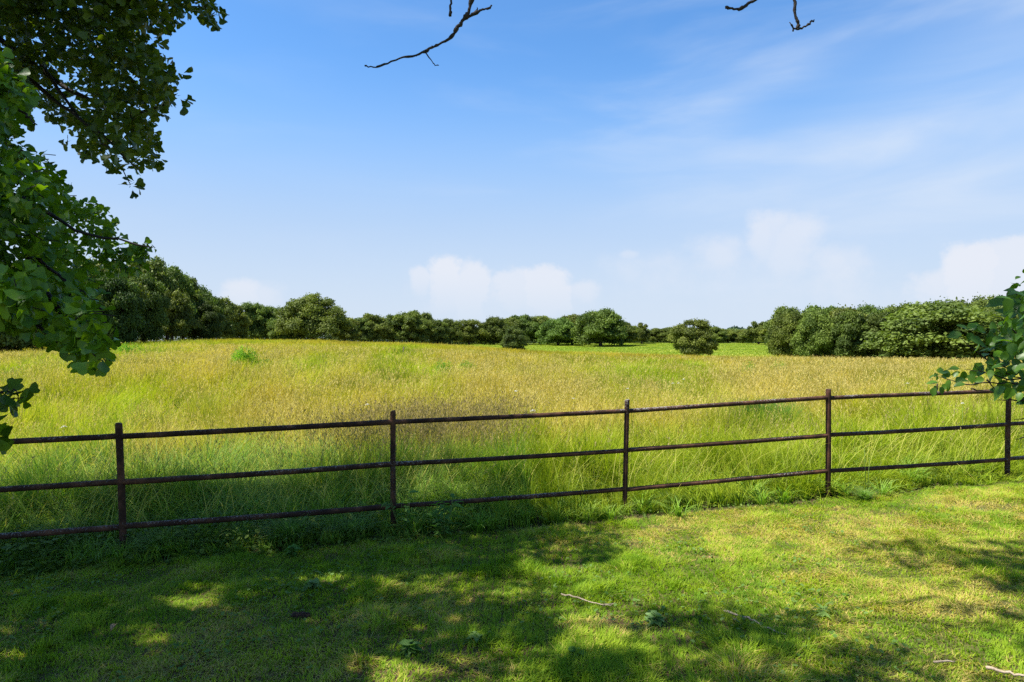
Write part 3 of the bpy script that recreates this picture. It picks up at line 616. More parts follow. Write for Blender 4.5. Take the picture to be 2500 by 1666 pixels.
TREES = [  # px, top py, width px, distance, variant, group, label
 (10, 640, 230, 84, 'dense', GL, 'dark tree at the left edge behind the near hanging leaves'),
 (130, 655, 200, 92, 'tall', GL, 'dark tree whose trunk shows under the near hanging leaves at left'),
 (235, 640, 170, 104, 'olive', GL, 'tall pale leafed tree rising just right of the near hanging leaves'),
 (275, 672, 120, 98, 'dark', GL, 'lower dark tree at the front of the wood beside the near hanging leaves'),
 (350, 628, 130, 124, 'bumpy', GL, 'tallest tree of the left wood, its top just under the tip of the leafy bough'),
 (350, 672, 100, 112, 'dense', GL, 'lower rounded tree in front of the tallest tree of the left wood'),
 (408, 655, 110, 130, 'tall', GL, 'tree with a knobbly crown one step down from the tallest of the left wood'),
 (447, 676, 100, 138, 'round', GL, 'tree on the descending skyline of the left wood, two right of its tallest'),
 (420, 712, 84, 122, 'bumpy', GL, 'short pale green tree at the foot of the left wood where it drops'),
 (490, 703, 96, 148, 'broad', GL, 'rounded tree near the low right end of the left wood'),
 (500, 738, 76, 138, 'dark', GL, 'small dark tree at the foot of the right end of the left wood'),
 (532, 728, 80, 160, 'bumpy', GL, 'last tree where the left wood runs down to the level row'),
 (568, 745, 72, 180, 'round', GM, 'round olive tree first in the level row after the left wood'),
 (612, 741, 72, 196, 'airy', GM, 'open crowned tree with sky showing through, second after the left wood'),
 (655, 750, 80, 200, 'airy', GM, 'open crowned tree with sky gaps directly left of the big tufted oak'),
 (690, 778, 60, 190, 'dense', GM, 'low dark tree tucked against the left side of the big tufted oak'),
 (765, 719, 142, 176, 'tufted', GM, 'biggest oak on the skyline, one tuft of leaves poking from its top'),
 (842, 778, 66, 196, 'olive', GM, 'low yellowish tree under the right shoulder of the big tufted oak'),
 (880, 779, 60, 206, 'airy', GM, 'small ragged tree second to the right of the big tufted oak'),
 (908, 768, 74, 210, 'round', GM, 'domed tree with a pointed top midway between tufted oak and hill gap'),
 (960, 769, 74, 216, 'bumpy', GM, 'domed tree just left of the highest crown above the middle of the field'),
 (1000, 761, 84, 216, 'round', GM, 'highest crown in the row right of the big tufted oak'),
 (1032, 765, 74, 222, 'bumpy', GM, 'broad tree leaning against the right of the highest middle crown'),
 (1068, 783, 60, 232, 'dense', GM, 'low tree where the middle row begins to sink to the right'),
 (1098, 780, 54, 238, 'round', GM, 'small cone shaped tree in the sinking right end of the middle row'),
 (1145, 782, 74, 246, 'airy', GM, 'last tree of the middle row, standing left of the dark rounded clump'),
 (1185, 795, 50, 262, 'round', GC, 'small low tree filling the dip at the left end of the central clump'),
 (1206, 776, 64, 250, 'dark', GC, 'dark upright tree forming the left end of the central clump'),
 (1242, 777, 64, 262, 'round', GC, 'pale sided tree behind the small separate tree in the pasture'),
 (1276, 770, 78, 268, 'bumpy', GC, 'highest tree on the left half of the central clump'),
 (1318, 773, 72, 272, 'tall', GC, 'narrow tree in the middle of the central clump skyline'),
 (1362, 778, 90, 252, 'pale', GC, 'wide pale rounded tree at the front of the central clump'),
 (1396, 770, 80, 266, 'round', GC, 'tree between the wide pale one and the great oak of the central clump'),
 (1440, 783, 60, 262, 'dense', GC, 'tree pressed against the left side of the great oak of the clump'),
 (1466, 757, 118, 240, 'broad', GC, 'great oak with a domed top towering over the central clump'),
 (1518, 787, 72, 250, 'bumpy', GC, 'sloping tree at the right end of the central clump below the great oak'),
 (1256, 799, 60, 146, 'dark', None, 'small dark tree standing alone where hay field meets green pasture'),
 (1540, 803, 52, 286, 'round', GF, 'low tree in the far row just right of the central clump'),
 (1567, 788, 50, 272, 'ragged', GF, 'narrow ragged topped tree standing up above the far row'),
 (1605, 802, 60, 290, 'bumpy', GF, 'low far tree right of the narrow ragged topped one'),
 (1640, 800, 62, 286, 'round', GF, 'low far tree partly hidden behind the left side of the lone oak'),
 (1692, 782, 92, 140, 'lone', None, 'lone round oak with a gap of sky in its crown at the pasture edge'),
 (1740, 799, 60, 284, 'dense', GF, 'low far tree emerging right of the lone oak'),
 (1778, 805, 58, 290, 'bumpy', GF, 'low pale far tree midway between lone oak and right wood'),
 (1814, 806, 56, 288, 'round', GF, 'low far tree left of the tall one beside the right wood'),
 (1852, 785, 62, 268, 'ragged', GF, 'tall ragged far tree standing just left of the right wood'),
 (1886, 793, 56, 262, 'olive', GF, 'light green far tree half hidden by the left end of the right wood'),
 (1930, 752, 110, 142, 'round', GR, 'tree with a rounded knob top at the left end of the right wood'),
 (1925, 764, 84, 128, 'dense', GR, 'front tree whose skirt sweeps the pasture at the left end of the right wood'),
 (2000, 749, 120, 146, 'bumpy', GR, 'second crown from the left on the skyline of the right wood'),
 (1990, 760, 96, 124, 'broad', GR, 'wide front tree second from the left in the right wood'),
 (2068, 754, 120, 140, 'dense', GR, 'third crown from the left on the skyline of the right wood'),
 (2078, 764, 92, 120, 'round', GR, 'front tree above the hay left of the dark gap in the right wood'),
 (2130, 749, 120, 140, 'broad', GR, 'flat topped tree behind the dark gap of the right wood'),
 (2150, 766, 92, 118, 'dark', GR, 'dark front tree left of the big pale spreading one in the right wood'),
 (2195, 747, 120, 138, 'round', GR, 'skyline tree of the right wood directly left of the big pale one'),
 (2250, 745, 130, 140, 'bumpy', GR, 'skyline tree rising behind the left half of the big pale one'),
 (2305, 742, 290, 106, 'pale', GR, 'big pale green spreading tree, widest crown of the right wood'),
 (2330, 738, 150, 136, 'dense', GR, 'skyline tree rising behind the right half of the big pale one'),
 (2405, 728, 130, 132, 'broad', GR, 'higher crown of the right wood seen just left of the near shrub leaves'),
 (2440, 752, 110, 112, 'round', GR, 'front tree of the right wood partly behind the near shrub leaves'),
 (2480, 722, 140, 128, 'bumpy', GR, 'tree at the right edge behind the near shrub leaves'),
 (2560, 735, 160, 110, 'dense', GR, 'tree cut by the right edge of the picture behind the near shrub'),
]
rt = random.Random(5)
for (px_, ty, wpx, D, var, grp, lab) in TREES:
    X_ = (px_-1250)/FPX*D; zg = Hs(X_, D)
    zt = CAM_H+(833-ty)/FPX*D; hgt = zt-zg; wid = wpx*1.22/FPX*D
    t = empty('broadleaf_tree', (X_, D, zg-.05), lab, 'tree', grp)
    flip = var in ('tufted', 'lone')
    for nm, me in (('crown', VAR[var][0]), ('trunk', VAR[var][1])):
        o = bpy.data.objects.new(nm, me); COL.objects.link(o); o.parent = t
    t.scale = (wid, wid, hgt/ (0.985 if var in ('tufted',) else .97)); t.rotation_euler = (0, 0, 0 if flip else rt.uniform(0, 6.28))
# the wood masses that lie behind those front trees and along the horizon
G = Geo(); r_ = np.random.default_rng(77)
def mass(G, n, fx, leaf, zlo=0.0):
    V, D, top = fx(n)
    return
def wood(n, pxa, pxb, da, db, topf, leaf, col1, col2):
    px_ = r_.uniform(pxa, pxb, n); D = r_.uniform(da, db, n) if not callable(da) else da(px_)+r_.uniform(0, db, n)
    x = (px_-1250)/FPX*D; zg = H(x, D); zt = CAM_H+(833-topf(px_))/FPX*D
    cell = np.floor(x/7)*3.7+np.floor(D/9)*1.9; bump = (vnoise(x/3.4+3, D/5+cell*0)-.5)*2.2
    hh = (zt-zg)*(1+.0*bump)+bump; f = 1-r_.random(n)**1.15*.98
    dome = np.abs(((x/7) % 1)-.5)*2; z = zg+np.maximum(hh-dome**2*1.3, .5)*f
    P = np.stack([x, D, z], -1); nrm = r_.normal(size=(n, 3))*.7+np.array([-.2, -.5, .7]); nrm /= np.linalg.norm(nrm, axis=1)[:, None]
    a = np.cross(nrm, r_.normal(size=(n, 3))); a /= np.linalg.norm(a, axis=1)[:, None]; b = np.cross(nrm, a); s = leaf*(.6+.8*r_.random(n))[:, None]
    V = np.stack([P-a*s, P-b*s*.6, P+a*s, P+b*s*.6], 1)
    T = (np.arange(n)[:, None, None]*4+np.array([(0, 1, 2), (0, 2, 3)])[None]).reshape(-1, 3)
    G.add(V.reshape(-1, 3), T, np.repeat(mixcol(col1, col2, r_.random(n)), 4, 0))
dk, lt = (.055, .085, .018), (.12, .16, .03)
wood(90000, -300, 560, lambda p: np.interp(p, [-300, 0, 250, 400, 560], [85, 98, 122, 150, 186]), 22, lambda p: np.interp(p, [-300, 0, 250, 345, 420, 490, 560], [660, 680, 680, 668, 690, 726, 760]), .23, dk, lt)
wood(52000, 540, 1180, lambda p: np.interp(p, [540, 700, 1180], [200, 214, 262]), 22, lambda p: np.interp(p, [540, 700, 800, 1000, 1180], [770, 780, 775, 785, 797]), .32, dk, lt)
wood(30000, 1170, 1540, 285, 310, lambda p: np.interp(p, [1170, 1230, 1500, 1540], [800, 782, 784, 800]), .36, dk, lt)
wood(30000, 1500, 1900, 305, 330, lambda p: np.interp(p, [1500, 1700, 1900], [805, 806, 806]), .36, dk, lt)
wood(70000, 1900, 2850, 142, 168, lambda p: np.interp(p, [1900, 1960, 2200, 2500, 2850], [770, 760, 757, 736, 730]), .25, dk, lt)
tag(G.build('woodland', M_tree), 'dense mass of woodland filling in behind the front rows of trees', 'woodland', kind='stuff')
G = Geo()
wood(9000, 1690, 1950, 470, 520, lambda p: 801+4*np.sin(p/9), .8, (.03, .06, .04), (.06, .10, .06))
tag(G.build('hill_wood', M_tree), 'far bluish wood on the horizon above the pasture', 'woodland', kind='stuff')

# ------------------------------------------------------------------ near foliage
def inpoly(x, y, P):
    P = np.array(P, float); c = np.zeros(len(x), bool); j = len(P)-1
    for i in range(len(P)):
        xi, yi = P[i]; xj, yj = P[j]; k = ((yi > y) != (yj > y)) & (x < (xj-xi)*(y-yi)/(yj-yi+1e-9)+xi); c ^= k; j = i
    return c
def leaves(G, P, axis, nrm, size, col, kind='fan', curl=.25):
    """P base of each blade (n,3); axis = leaf direction, nrm = face normal; outlines with real leaf shapes"""
    n = len(P); axis = axis/np.linalg.norm(axis, axis=1)[:, None]; side = np.cross(nrm, axis); side /= np.linalg.norm(side, axis=1)[:, None]; nr = np.cross(axis, side)
    if kind == 'fan':     # broad wedge with a notched outer edge
        O = [(0, 0), (.30, -.16), (.62, -.46), (.86, -.50), (.98, -.25), (.90, 0), (.98, .25), (.86, .50), (.62, .46), (.30, .16)]
    elif kind == 'lance':
        O = [(0, 0), (.2, -.11), (.5, -.15), (.8, -.08), (1, 0), (.8, .08), (.5, .15), (.2, .11)]
    else:                 # ovate, pointed
        O = [(0, 0), (.12, -.24), (.38, -.36), (.66, -.28), (.86, -.12), (1.0, 0), (.86, .12), (.66, .28), (.38, .36), (.12, .24)]
    O = np.array(O); m = len(O); cen = np.array([[.5, 0]]); O2 = np.concatenate([cen, O])
    zz = -curl*O2[:, 0]**2+curl*1.1*np.abs(O2[:, 1])
    jit = 1+np.random.default_rng(3).normal(size=(n, m+1))*.05; s = size[:, None]
    V = P[:, None, :]+axis[:, None, :]*(O2[None, :, 0]*s*jit)[..., None]+side[:, None, :]*(O2[None, :, 1]*s*jit)[..., None]+nr[:, None, :]*(zz[None]*s)[..., None]
    tt = np.array([(0, i+1, (i+1) % m+1) for i in range(m)]); T = (np.arange(n)[:, None, None]*(m+1)+tt[None]).reshape(-1, 3)
    G.add(V.reshape(-1, 3), T, np.repeat(col, m+1, 0))
def cluster_leaves(G, pts, size, cols, per=5, kind='fan', spread=.5, seed=0, droop=.2, twigs=None):
    """short spurs each carrying a few leaves"""
    r = np.random.default_rng(seed); n = len(pts); P = np.repeat(pts, per, 0); a = r.normal(size=(n*per, 3)); a[:, 2] -= droop; a /= np.linalg.norm(a, axis=1)[:, None]
    pet = r.uniform(.3, 1.0, n*per)[:, None]*size*spread
    P2 = P+a*pet; nm = r.normal(size=(n*per, 3))*.75+np.array([0, -.15, .8]); nm -= a*(nm*a).sum(1)[:, None]; s = size*r.uniform(.6, 1.25, n*per)
    leaves(G, P2, a, nm, s, mixcol(cols[0], cols[1], r.random(n*per)), kind)
    if twigs is not None:
        for i in range(n): 
            twigs.append((pts[i], pts[i]-np.array([.025*r.normal()-.02, .03*r.normal(), .018*r.normal()+.01])))
def poly_points(poly, n, da, db, seed, thin=.5, ns=60, thr=.42, dadd=None):
    r = np.random.default_rng(seed); A = np.array(poly); out = []
    x = r.uniform(A[:, 0].min(), A[:, 0].max(), n*3); y = r.uniform(A[:, 1].min(), A[:, 1].max(), n*3); k = inpoly(x, y, poly)
    f = fbm(x+200, y+300, ns, 3); k &= (f > thr) | (r.random(len(x)) > thin); x, y = x[k][:n], y[k][:n]
    d = da+(db-da)*np.clip(.5+(fbm(x+900, y+50, 130, 2)-.5)*1.6+r.normal(size=len(x))*.2, 0, 1)
    if dadd is not None: d = d+dadd(x, y)
    return np.stack([(x-1250)/FPX*d, d, CAM_H-(y-833)/FPX*d], -1)
tree = empty('overhanging_tree', (-7.6, 4.6, Hs(-7.6, 4.6)), 'leafy tree at left whose boughs with fan shaped leaves hang into the picture', 'tree')
s1 = 1.0625
U = [(-700, -500), (620, -500), (560, -60), (530, 5), (537, 45), (518, 52), (495, 30), (470, 8), (440, 22), (425, 62), (405, 60), (385, 45), (375, 30), (400, 75), (392, 82), (372, 62), (352, 52), (330, 55), (318, 62), (345, 65), (335, 78), (312, 75), (345, 88), (385, 105), (392, 130), (400, 158), (420, 165), (455, 185), (455, 205), (430, 200), (432, 225), (455, 235), (452, 262), (425, 258), (400, 250), (375, 260), (413, 285), (405, 293), (378, 277), (362, 270), (345, 262), (352, 285), (370, 300), (362, 318), (382, 332), (378, 350), (375, 372), (392, 388), (388, 400), (362, 425), (345, 430), (330, 420), (300, 422), (270, 428), (262, 410), (245, 395), (235, 375), (210, 370), (188, 370), (190, 352), (200, 345), (175, 335), (165, 300), (150, 285), (125, 325), (105, 310), (108, 275), (90, 262), (60, 255), (30, 240), (0, 190), (-700, 150)]
LOW = [(-700, 130), (0, 135), (25, 165), (45, 205), (68, 225), (70, 265), (45, 262), (60, 300), (35, 285), (22, 330), (35, 345), (65, 345), (78, 375), (100, 372), (118, 410), (142, 408), (135, 430), (160, 455), (180, 462), (190, 490), (215, 495), (245, 500), (252, 520), (275, 545), (300, 570), (330, 592), (375, 595), (380, 612), (360, 625), (330, 622), (338, 652), (320, 668), (280, 655), (250, 662), (225, 675), (215, 700), (232, 740), (235, 780), (238, 810), (265, 820), (275, 835), (270, 885), (250, 895), (232, 870), (215, 855), (190, 880), (180, 850), (150, 830), (120, 815), (80, 800), (0, 785), (-500, 900), (-700, 900)]
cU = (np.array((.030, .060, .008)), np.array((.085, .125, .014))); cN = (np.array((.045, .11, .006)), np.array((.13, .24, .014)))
G = Geo(); tw = []
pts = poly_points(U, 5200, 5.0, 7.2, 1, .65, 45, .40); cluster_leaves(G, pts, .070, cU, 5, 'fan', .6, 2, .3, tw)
# loose sprays
for (a, b) in [((165, 330), 3), ((150, 345), 2), ((318, 455), 6), ((335, 450), 4), ((420, 60), 5), ((395, 70), 6), ((380, 92), 3), ((92, 300), 3)]:
    cluster_leaves(G, np.array([tuple(px2w(a[0], a[1], 5.6))]), .07, cU, b, 'fan', .6, a[0], .3, tw)
G.build('upper_foliage', M_leaf, tree)
Gn = Geo()
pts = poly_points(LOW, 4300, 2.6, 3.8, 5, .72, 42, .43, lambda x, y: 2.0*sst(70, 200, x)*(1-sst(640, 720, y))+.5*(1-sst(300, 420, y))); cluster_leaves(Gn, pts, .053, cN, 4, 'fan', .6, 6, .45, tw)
# the spray at mid left edge and below
pts = poly_points([(-300, 930), (0, 935), (40, 945), (55, 958), (40, 975), (20, 985), (0, 975), (-300, 1000)], 60, 2.6, 3.1, 15, 0); cluster_leaves(Gn, pts, .06, (cN[0]*.7, cN[1]*.7), 4, 'fan', .5, 16, .4, tw)
pts = poly_points([(-300, 1010), (-4, 1025), (4, 1050), (2, 1085), (-300, 1085)], 40, 2.6, 3.1, 18, 0); cluster_leaves(Gn, pts, .06, (cN[0]*.7, cN[1]*.7), 3, 'fan', .5, 19, .4, tw)
Gn.build('lower_foliage', M_leaf, tree)
# boughs and twigs inside the leaves
def bough(pl, d0, d1, r0, r1, g, seg=5):
    n = len(pl); pts = [px2w(p[0], p[1], lerp(d0, d1, i/(n-1))) for i, p in enumerate(pl)]
    P, R = refine(pts, [FPX and lerp(r0, r1, i/(n-1)) for i in range(n)], seg, .006); tube(g, P, R, 6)
g = Geo()
for pl, d0, d1, r0, r1 in [([(-400, -150), (-100, 20), (140, 200), (300, 290), (420, 250)], 6.4, 5.8, .04, .006), ([(-300, 60), (0, 130), (150, 260), (250, 330), (340, 415)], 6.2, 5.6, .03, .005),
      ([(-100, -120), (150, 0), (300, 120), (440, 195)], 6.2, 5.8, .03, .005), ([(-100, -250), (200, -40), (350, 10), (520, 20)], 6.4, 6, .03, .004), ([(100, 160), (200, 300), (262, 360), (318, 450)], 6, 5.6, .016, .003)]:
    bough(pl, d0, d1, r0, r1, g)
g.build('bough', M_twig, tree)
g = Geo()
for pl, d0, d1, r0, r1 in [([(-500, 300), (-150, 420), (60, 600), (130, 740), (210, 865), (250, 880)], 3.6, 3.0, .026, .003), ([(-300, 620), (0, 745), (100, 800), (163, 858)], 3.4, 3.0, .014, .003),
      ([(-300, 350), (60, 490), (180, 560), (370, 605)], 3.5, 3.2, .018, .003), ([(-300, 180), (0, 240), (60, 280), (90, 305)], 3.3, 3.1, .012, .003), ([(60, 600), (160, 690), (250, 760), (262, 830)], 3.3, 3.0, .010, .002), ([(-200, 920), (0, 955), (45, 960)], 3, 2.8, .006, .002)]:
    bough(pl, d0, d1, r0, r1, g)
g.build('bough', M_twig, tree)
g = Geo()
for a, b in tw[::2]: tube(g, [tuple(a), tuple(b)], [.0022, .003], 3, cap=False)
g.build('twigs', M_twig, tree)
# trunk and main limbs outside the frame
g = Geo()
def P_(pts, rad, seg=4, jit=.06): a, b = refine(pts, rad, seg, jit); tube(g, a, b, 12, wob=.04)
bz = Hs(-7.6, 4.6)
P_([(-7.6, 4.6, bz-.2), (-7.6, 4.6, bz+.3), (-7.7, 4.7, 2.2), (-7.5, 4.9, 4.2), (-7.2, 5.3, 6.5), (-7.0, 5.8, 9.5)], [.42, .33, .28, .25, .18, .08])
P_([(-7.6, 4.9, 3.6), (-6.6, 5.6, 4.8), (-5.6, 6.2, 5.2)], [.15, .09, .045]); P_([(-7.6, 4.8, 2.6), (-5.4, 4.2, 3.1), (-3.6, 3.6, 2.9)], [.12, .06, .03])
P_([(-7.3, 5.2, 5.8), (-7.6, 6.2, 8.0), (-7.0, 7, 9.4)], [.14, .09, .04]); P_([(-7.3, 5.2, 5.8), (-6.0, 4.4, 7.4), (-5.0, 4.1, 8.2)], [.12, .05, .014]); P_([(-7.3, 5.2, 6.0), (-6.0, 3.6, 7.6), (-3.6, 2.4, 8.1)], [.12, .06, .02])
g.build('trunk', M_bark, tree, True)
# high crown above and left of the frame: it throws the dappled shade over fence and lawn
SHADE = [  # ground x, y of the shade, radii, canopy height, density
 (-4.6, 6.75, 1.9, 1.05, 9.0, 1.0), (-2.6, 7.15, 1.5, 1.0, 9.2, 1.0), (-1.1, 7.7, 1.1, .95, 9.4, .95), (-2.7, 6.2, 1.6, 1.1, 8.6, 1.0), (-4.8, 5.6, 1.6, 1.4, 8.0, 1.0), (-.55, 6.5, 1.0, .65, 8.8, .9), (.15, 7.3, .6, .45, 9.3, .6),
 (-3.2, 4.6, 1.7, 1.1, 7.8, 1.0), (-1.2, 5.1, 1.5, .75, 8.2, .95), (-1.0, 3.7, 1.6, .8, 8.0, 1.0), (.9, 3.75, 1.35, .62, 8.0, .95), (.35, 4.55, .62, .34, 8.2, .65), (1.15, 4.35, .45, .3, 8.2, .8), (1.75, 4.25, .36, .24, 8.2, .85), (1.9, 3.3, .7, .35, 8.2, .8),
 (3.6, 5.5, 1.0, .36, 8.6, .95), (4.5, 5.2, 1.0, .6, 8.6, .9), (3.5, 5.0, .75, .28, 8.6, .9), (2.85, 4.25, .36, .20, 8.3, .85), (3.4, 3.75, .6, .3, 8.3, .75), (5.2, 5.6, .9, .6, 8.8, .9), (-6.5, 4, 2, 2, 8, 1), (4.5, 4.35, 1.15, .75, 8.6, 1.0), (-3, 2.2, 2.2, 1.2, 8, 1), (0, 2.2, 1.8, .9, 8, 1), (3, 2.2, 1.6, .7, 8.2, .8), (-3.6, 5.6, 1.3, .9, 8.4, 1), (-2.0, 4.5, 1.4, .8, 8.2, 1), (-2.2, 5.4, 1.0, .6, 8.2, 1), (-.6, 4.4, .9, .5, 8.2, .95), (-.9, 5.7, .8, .4, 8.3, .95), (-4.4, 3.6, 1.5, 1.2, 8, 1), (-3.5, 6.8, 1.2, .9, 8.6, 1), (-.1, 3.4, 1.2, .6, 8, 1), (-5.6, 5.8, 1.4, 1.0, 8.6, 1), (1.0, 3.2, 1.2, .45, 8, 1), (-2.2, 4.8, .5, .25, 8.2, 1), (-.8, 3.65, .45, .22, 8, 1), (-.35, 4.6, .4, .2, 8.1, 1)]
G = Geo(); P = []
for (x0, y0, rx, ry, hc, dn) in SHADE:
    n = int(rx*ry*math.pi*455*dn); a = rng.uniform(0, 6.283, n); q = np.sqrt(rng.random(n))*(1+.10*np.sin(a*5+x0*3)+.06*rng.normal(size=n))
    gx_ = x0+np.cos(a)*q*rx; gy_ = y0+np.sin(a)*q*ry; k = rng.random(n) < np.clip((.83 if dn >= .95 else .62)+(fbm(gx_+60, gy_+10, .6, 3)-.5)*2.6, 0, 1)
    for (hx, hy, ha, hb) in [(-2.12, 6.72, .34, .34), (-1.72, 5.42, .42, .16), (-.12, 4.95, .16, .10), (-3.1, 4.1, .2, .06)]: k &= ((gx_-hx)/ha)**2+((gy_-hy)/hb)**2 > .8+.5*rng.random(n)
    gx_, gy_ = gx_[k], gy_[k]; n = len(gx_)
    h_ = hc+rng.normal(size=n)*.35
    P.append(np.stack([gx_+SH.x*COT*h_, gy_+SH.y*COT*h_, h_], -1))
P = np.concatenate(P); x_, y_, z_ = P.T
vis = (np.abs(x_/y_) < .80) & ((z_-CAM_H)/y_ < .53) & (y_ > 0); P = P[~vis]
nrm = rng.normal(size=(len(P), 3))*.6+np.array([0, 0, 1]); ax = rng.normal(size=(len(P), 3)); ax[:, 2] *= .4
leaves(G, P, ax, nrm-ax*(nrm*ax).sum(1)[:, None]/(ax*ax).sum(1)[:, None], rng.uniform(.07, .12, len(P)), mixcol(cU[0], cU[1], rng.random(len(P))), 'ovate')
G.build('crown', M_leaf, tree); print('crown leaves', len(P))

# ------------------------------------------------------------------ the tree whose bare twigs hang from the top
bt = empty('bare_twigged_tree', (3.4, -3.2, Hs(3.4, -3.2)), 'tree overhead whose dark leafless twigs hang in from the top edge', 'tree')
def twig(paths, d):
    g = Geo()
    for pl in paths:
        pts = [px2w(a, b, d) for a, b, _ in pl]; rad = [r*d/FPX for _, _, r in pl]
        P, R = refine(pts, rad, 3, .0016); R = [r*random.choice([1, 1, 1, 1.25, .9, 1.4]) for r in R]; tube(g, P, R, 7)
    o = g.build('bare_branch', M_twig, bt, True); return o
def c1(x, y, r): return (850+x/5.8825, y/5.8825, r)
def c2(x, y, r): return (1740+x/8.404, y/8.404, r)
twig([[(1185, -900, 9), (1170, -300, 6.5), (1158, -80, 5)]+[c1(1775, 0, 4.6), c1(1745, 100, 4), c1(1725, 180, 4.2), c1(1690, 245, 5), c1(1640, 300, 3.8), c1(1610, 350, 4), c1(1560, 400, 4.8), c1(1530, 480, 3.6), c1(1450, 560, 3.2), c1(1290, 640, 2.9), c1(1200, 680, 2.6), c1(1100, 740, 3.2), c1(980, 795, 2.5), c1(800, 825, 2.3), c1(620, 890, 2.1), c1(470, 950, 2.1), c1(400, 965, 1.9), c1(290, 955, 1.6), c1(235, 945, 1.9)],
      [c1(1690, 260, 4), c1(1750, 225, 2.8), c1(1850, 180, 4), c1(1900, 150, 2.8), c1(1950, 130, 2), c1(2030, 125, 3), c1(2045, 95, 1.6), c1(2062, 72, 2)], [c1(1850, 165, 2), c1(1853, 108, .9)],
      [c1(1095, 745, 2.4), c1(1120, 775, 1.2), c1(1220, 905, .9), c1(1250, 938, 1.3), c1(1300, 943, .8)], [c1(1290, 645, 2), c1(1290, 664, 1)], [c1(980, 800, 2), c1(985, 808, 1)], [c1(1215, 668, 1.6), c1(1198, 660, .8)]], 3.9)
twig([[(1110, -700, 5), (1103, -200, 3.4), c1(1472, 0, 2.6), c1(1465, 120, 2.4), c1(1462, 215, 3.2), c1(1461, 232, 2.4)]], 3.7)
twig([[(2150, -600, 8), (1990, -200, 5), (1880, -20, 3.6), c2(880, 0, 3.4), c2(790, 45, 3), c2(720, 80, 3.6), c2(640, 150, 4), c2(550, 190, 3.2), c2(430, 192, 2.4), c2(340, 172, 2.4), c2(290, 155, 4), c2(268, 140, 2.6)], [c2(560, 190, 2), c2(545, 225, 1.6)]], 3.8)
twig([[(1960, -700, 8), (1945, -200, 5), c2(1680, 0, 3.7), c2(1688, 130, 4), c2(1680, 250, 3.2), c2(1710, 380, 3), c2(1750, 450, 3.6), c2(1765, 520, 3.4), c2(1725, 595, 2.8)], [c2(1725, 600, 3), c2(1800, 592, 2.4), c2(1900, 545, 2.1), c2(1985, 490, 2.4), c2(2028, 428, 1.7), c2(2072, 445, 1.6), c2(2084, 408, 1.2)],
      [c2(1720, 598, 2), c2(1655, 572, 2), c2(1612, 515, 2), c2(1600, 500, 1)], [c2(1660, 580, 2), c2(1650, 640, 1.6)], [c2(1600, 500, .6), c2(1580, 462, 1.4)]], 3.8)
g = Geo(); bz = Hs(3.4, -3.2)
P_([(3.4, -3.2, bz-.2), (3.4, -3.2, bz+.3), (3.35, -3.1, 3), (3.2, -2.8, 5.4), (3.0, -2.2, 8), (3.2, -2, 11)], [.38, .28, .23, .2, .14, .05])
tA = px2w(1185, -900, 3.9); tB = px2w(1110, -700, 3.7); tC = px2w(2150, -600, 3.8); tD = px2w(1960, -700, 3.8)
P_([(3.25, -2.9, 4.9), (2.2, 0, 6.2), (1.3, 1.6, 6.7), (.6, 2.9, 6.0), tuple(tA)], [.12, .06, .03, .014, .011]); P_([(.6, 2.9, 6.0), tuple(tB)], [.012, .008])
P_([(3.25, -2.9, 4.9), (3.0, .4, 5.9), (2.5, 2.6, 6.1), tuple(tC)], [.12, .06, .016, .011]); P_([(2.5, 2.6, 6.1), tuple(tD)], [.014, .010])
g.build('trunk', M_bark, bt, True)

# ------------------------------------------------------------------ the sapling at the right edge
sp_x, sp_y = 3.75, 4.15
sap = empty('sapling', (sp_x, sp_y, Hs(sp_x, sp_y)), 'leafy sapling with pointed oval leaves reaching over the fence at the right edge', 'sapling')
def c3(x, y): return (2050+x/5.227, 700+y/5.227)
LV = [(1240, 1130, -70, 16), (1245, 1110, -150, 14), (1270, 1105, 60, 20), (1235, 1125, 200, 22), (1255, 1225, 180, 26), (1215, 1290, 250, 24), (1290, 1280, 280, 20), (1240, 1270, 230, 18), (1370, 1180, 150, 22), (1400, 1190, 250, 24), (1390, 1240, 260, 22), (1380, 1250, 220, 20), (1530, 1045, 178, 26), (1510, 1025, 20, 12),
      (1540, 1100, 190, 24), (1600, 1080, 250, 26), (1560, 1160, 210, 22), (1620, 1190, 180, 26), (1600, 1240, 190, 28), (1680, 1110, 260, 26), (1740, 1050, 40, 30), (1830, 1080, 200, 28), (1760, 1160, 240, 24), (1840, 1170, 200, 24), (1880, 1000, 30, 30), (1960, 980, 170, 22), (1990, 1060, 130, 28), (1930, 1060, 260, 24), (2110, 1270, 230, 46), (2140, 1330, 170, 40), (2090, 1230, 250, 26),
      (1660, 560, 150, 34), (1640, 530, 30, 28), (1520, 640, 170, 28), (1560, 600, 190, 34), (1700, 560, 60, 24), (1660, 650, 330, 40), (1790, 680, 260, 36), (1870, 620, 290, 34), (1960, 640, 260, 34), (2080, 640, 200, 34), (2120, 700, 230, 38), (2050, 790, 180, 40), (2160, 790, 270, 38), (2220, 700, 250, 36), (2280, 600, 210, 34), (2240, 850, 200, 30), (2160, 900, 250, 28), (2090, 880, 170, 26),
      (2130, 170, 195, 46), (2180, 220, 230, 38), (2230, 150, 200, 40), (2260, 60, 170, 30), (2300, 0, 150, 26), (2330, 120, 240, 36), (2300, 300, 220, 36), (2260, 400, 260, 34), (2330, 470, 230, 32), (2280, 540, 180, 30), (2340, 680, 240, 34), (2300, 960, 230, 28), (2250, 1010, 200, 28), (2330, 1060, 250, 28), (2200, 1180, 200, 18), (2280, 1220, 220, 20), (2230, 1260, 160, 20), (2340, -170, 60, 20), (2300, -130, 200, 16), (2370, -60, 190, 30), (2330, 350, 140, 30), (2200, 1130, 60, 18)]
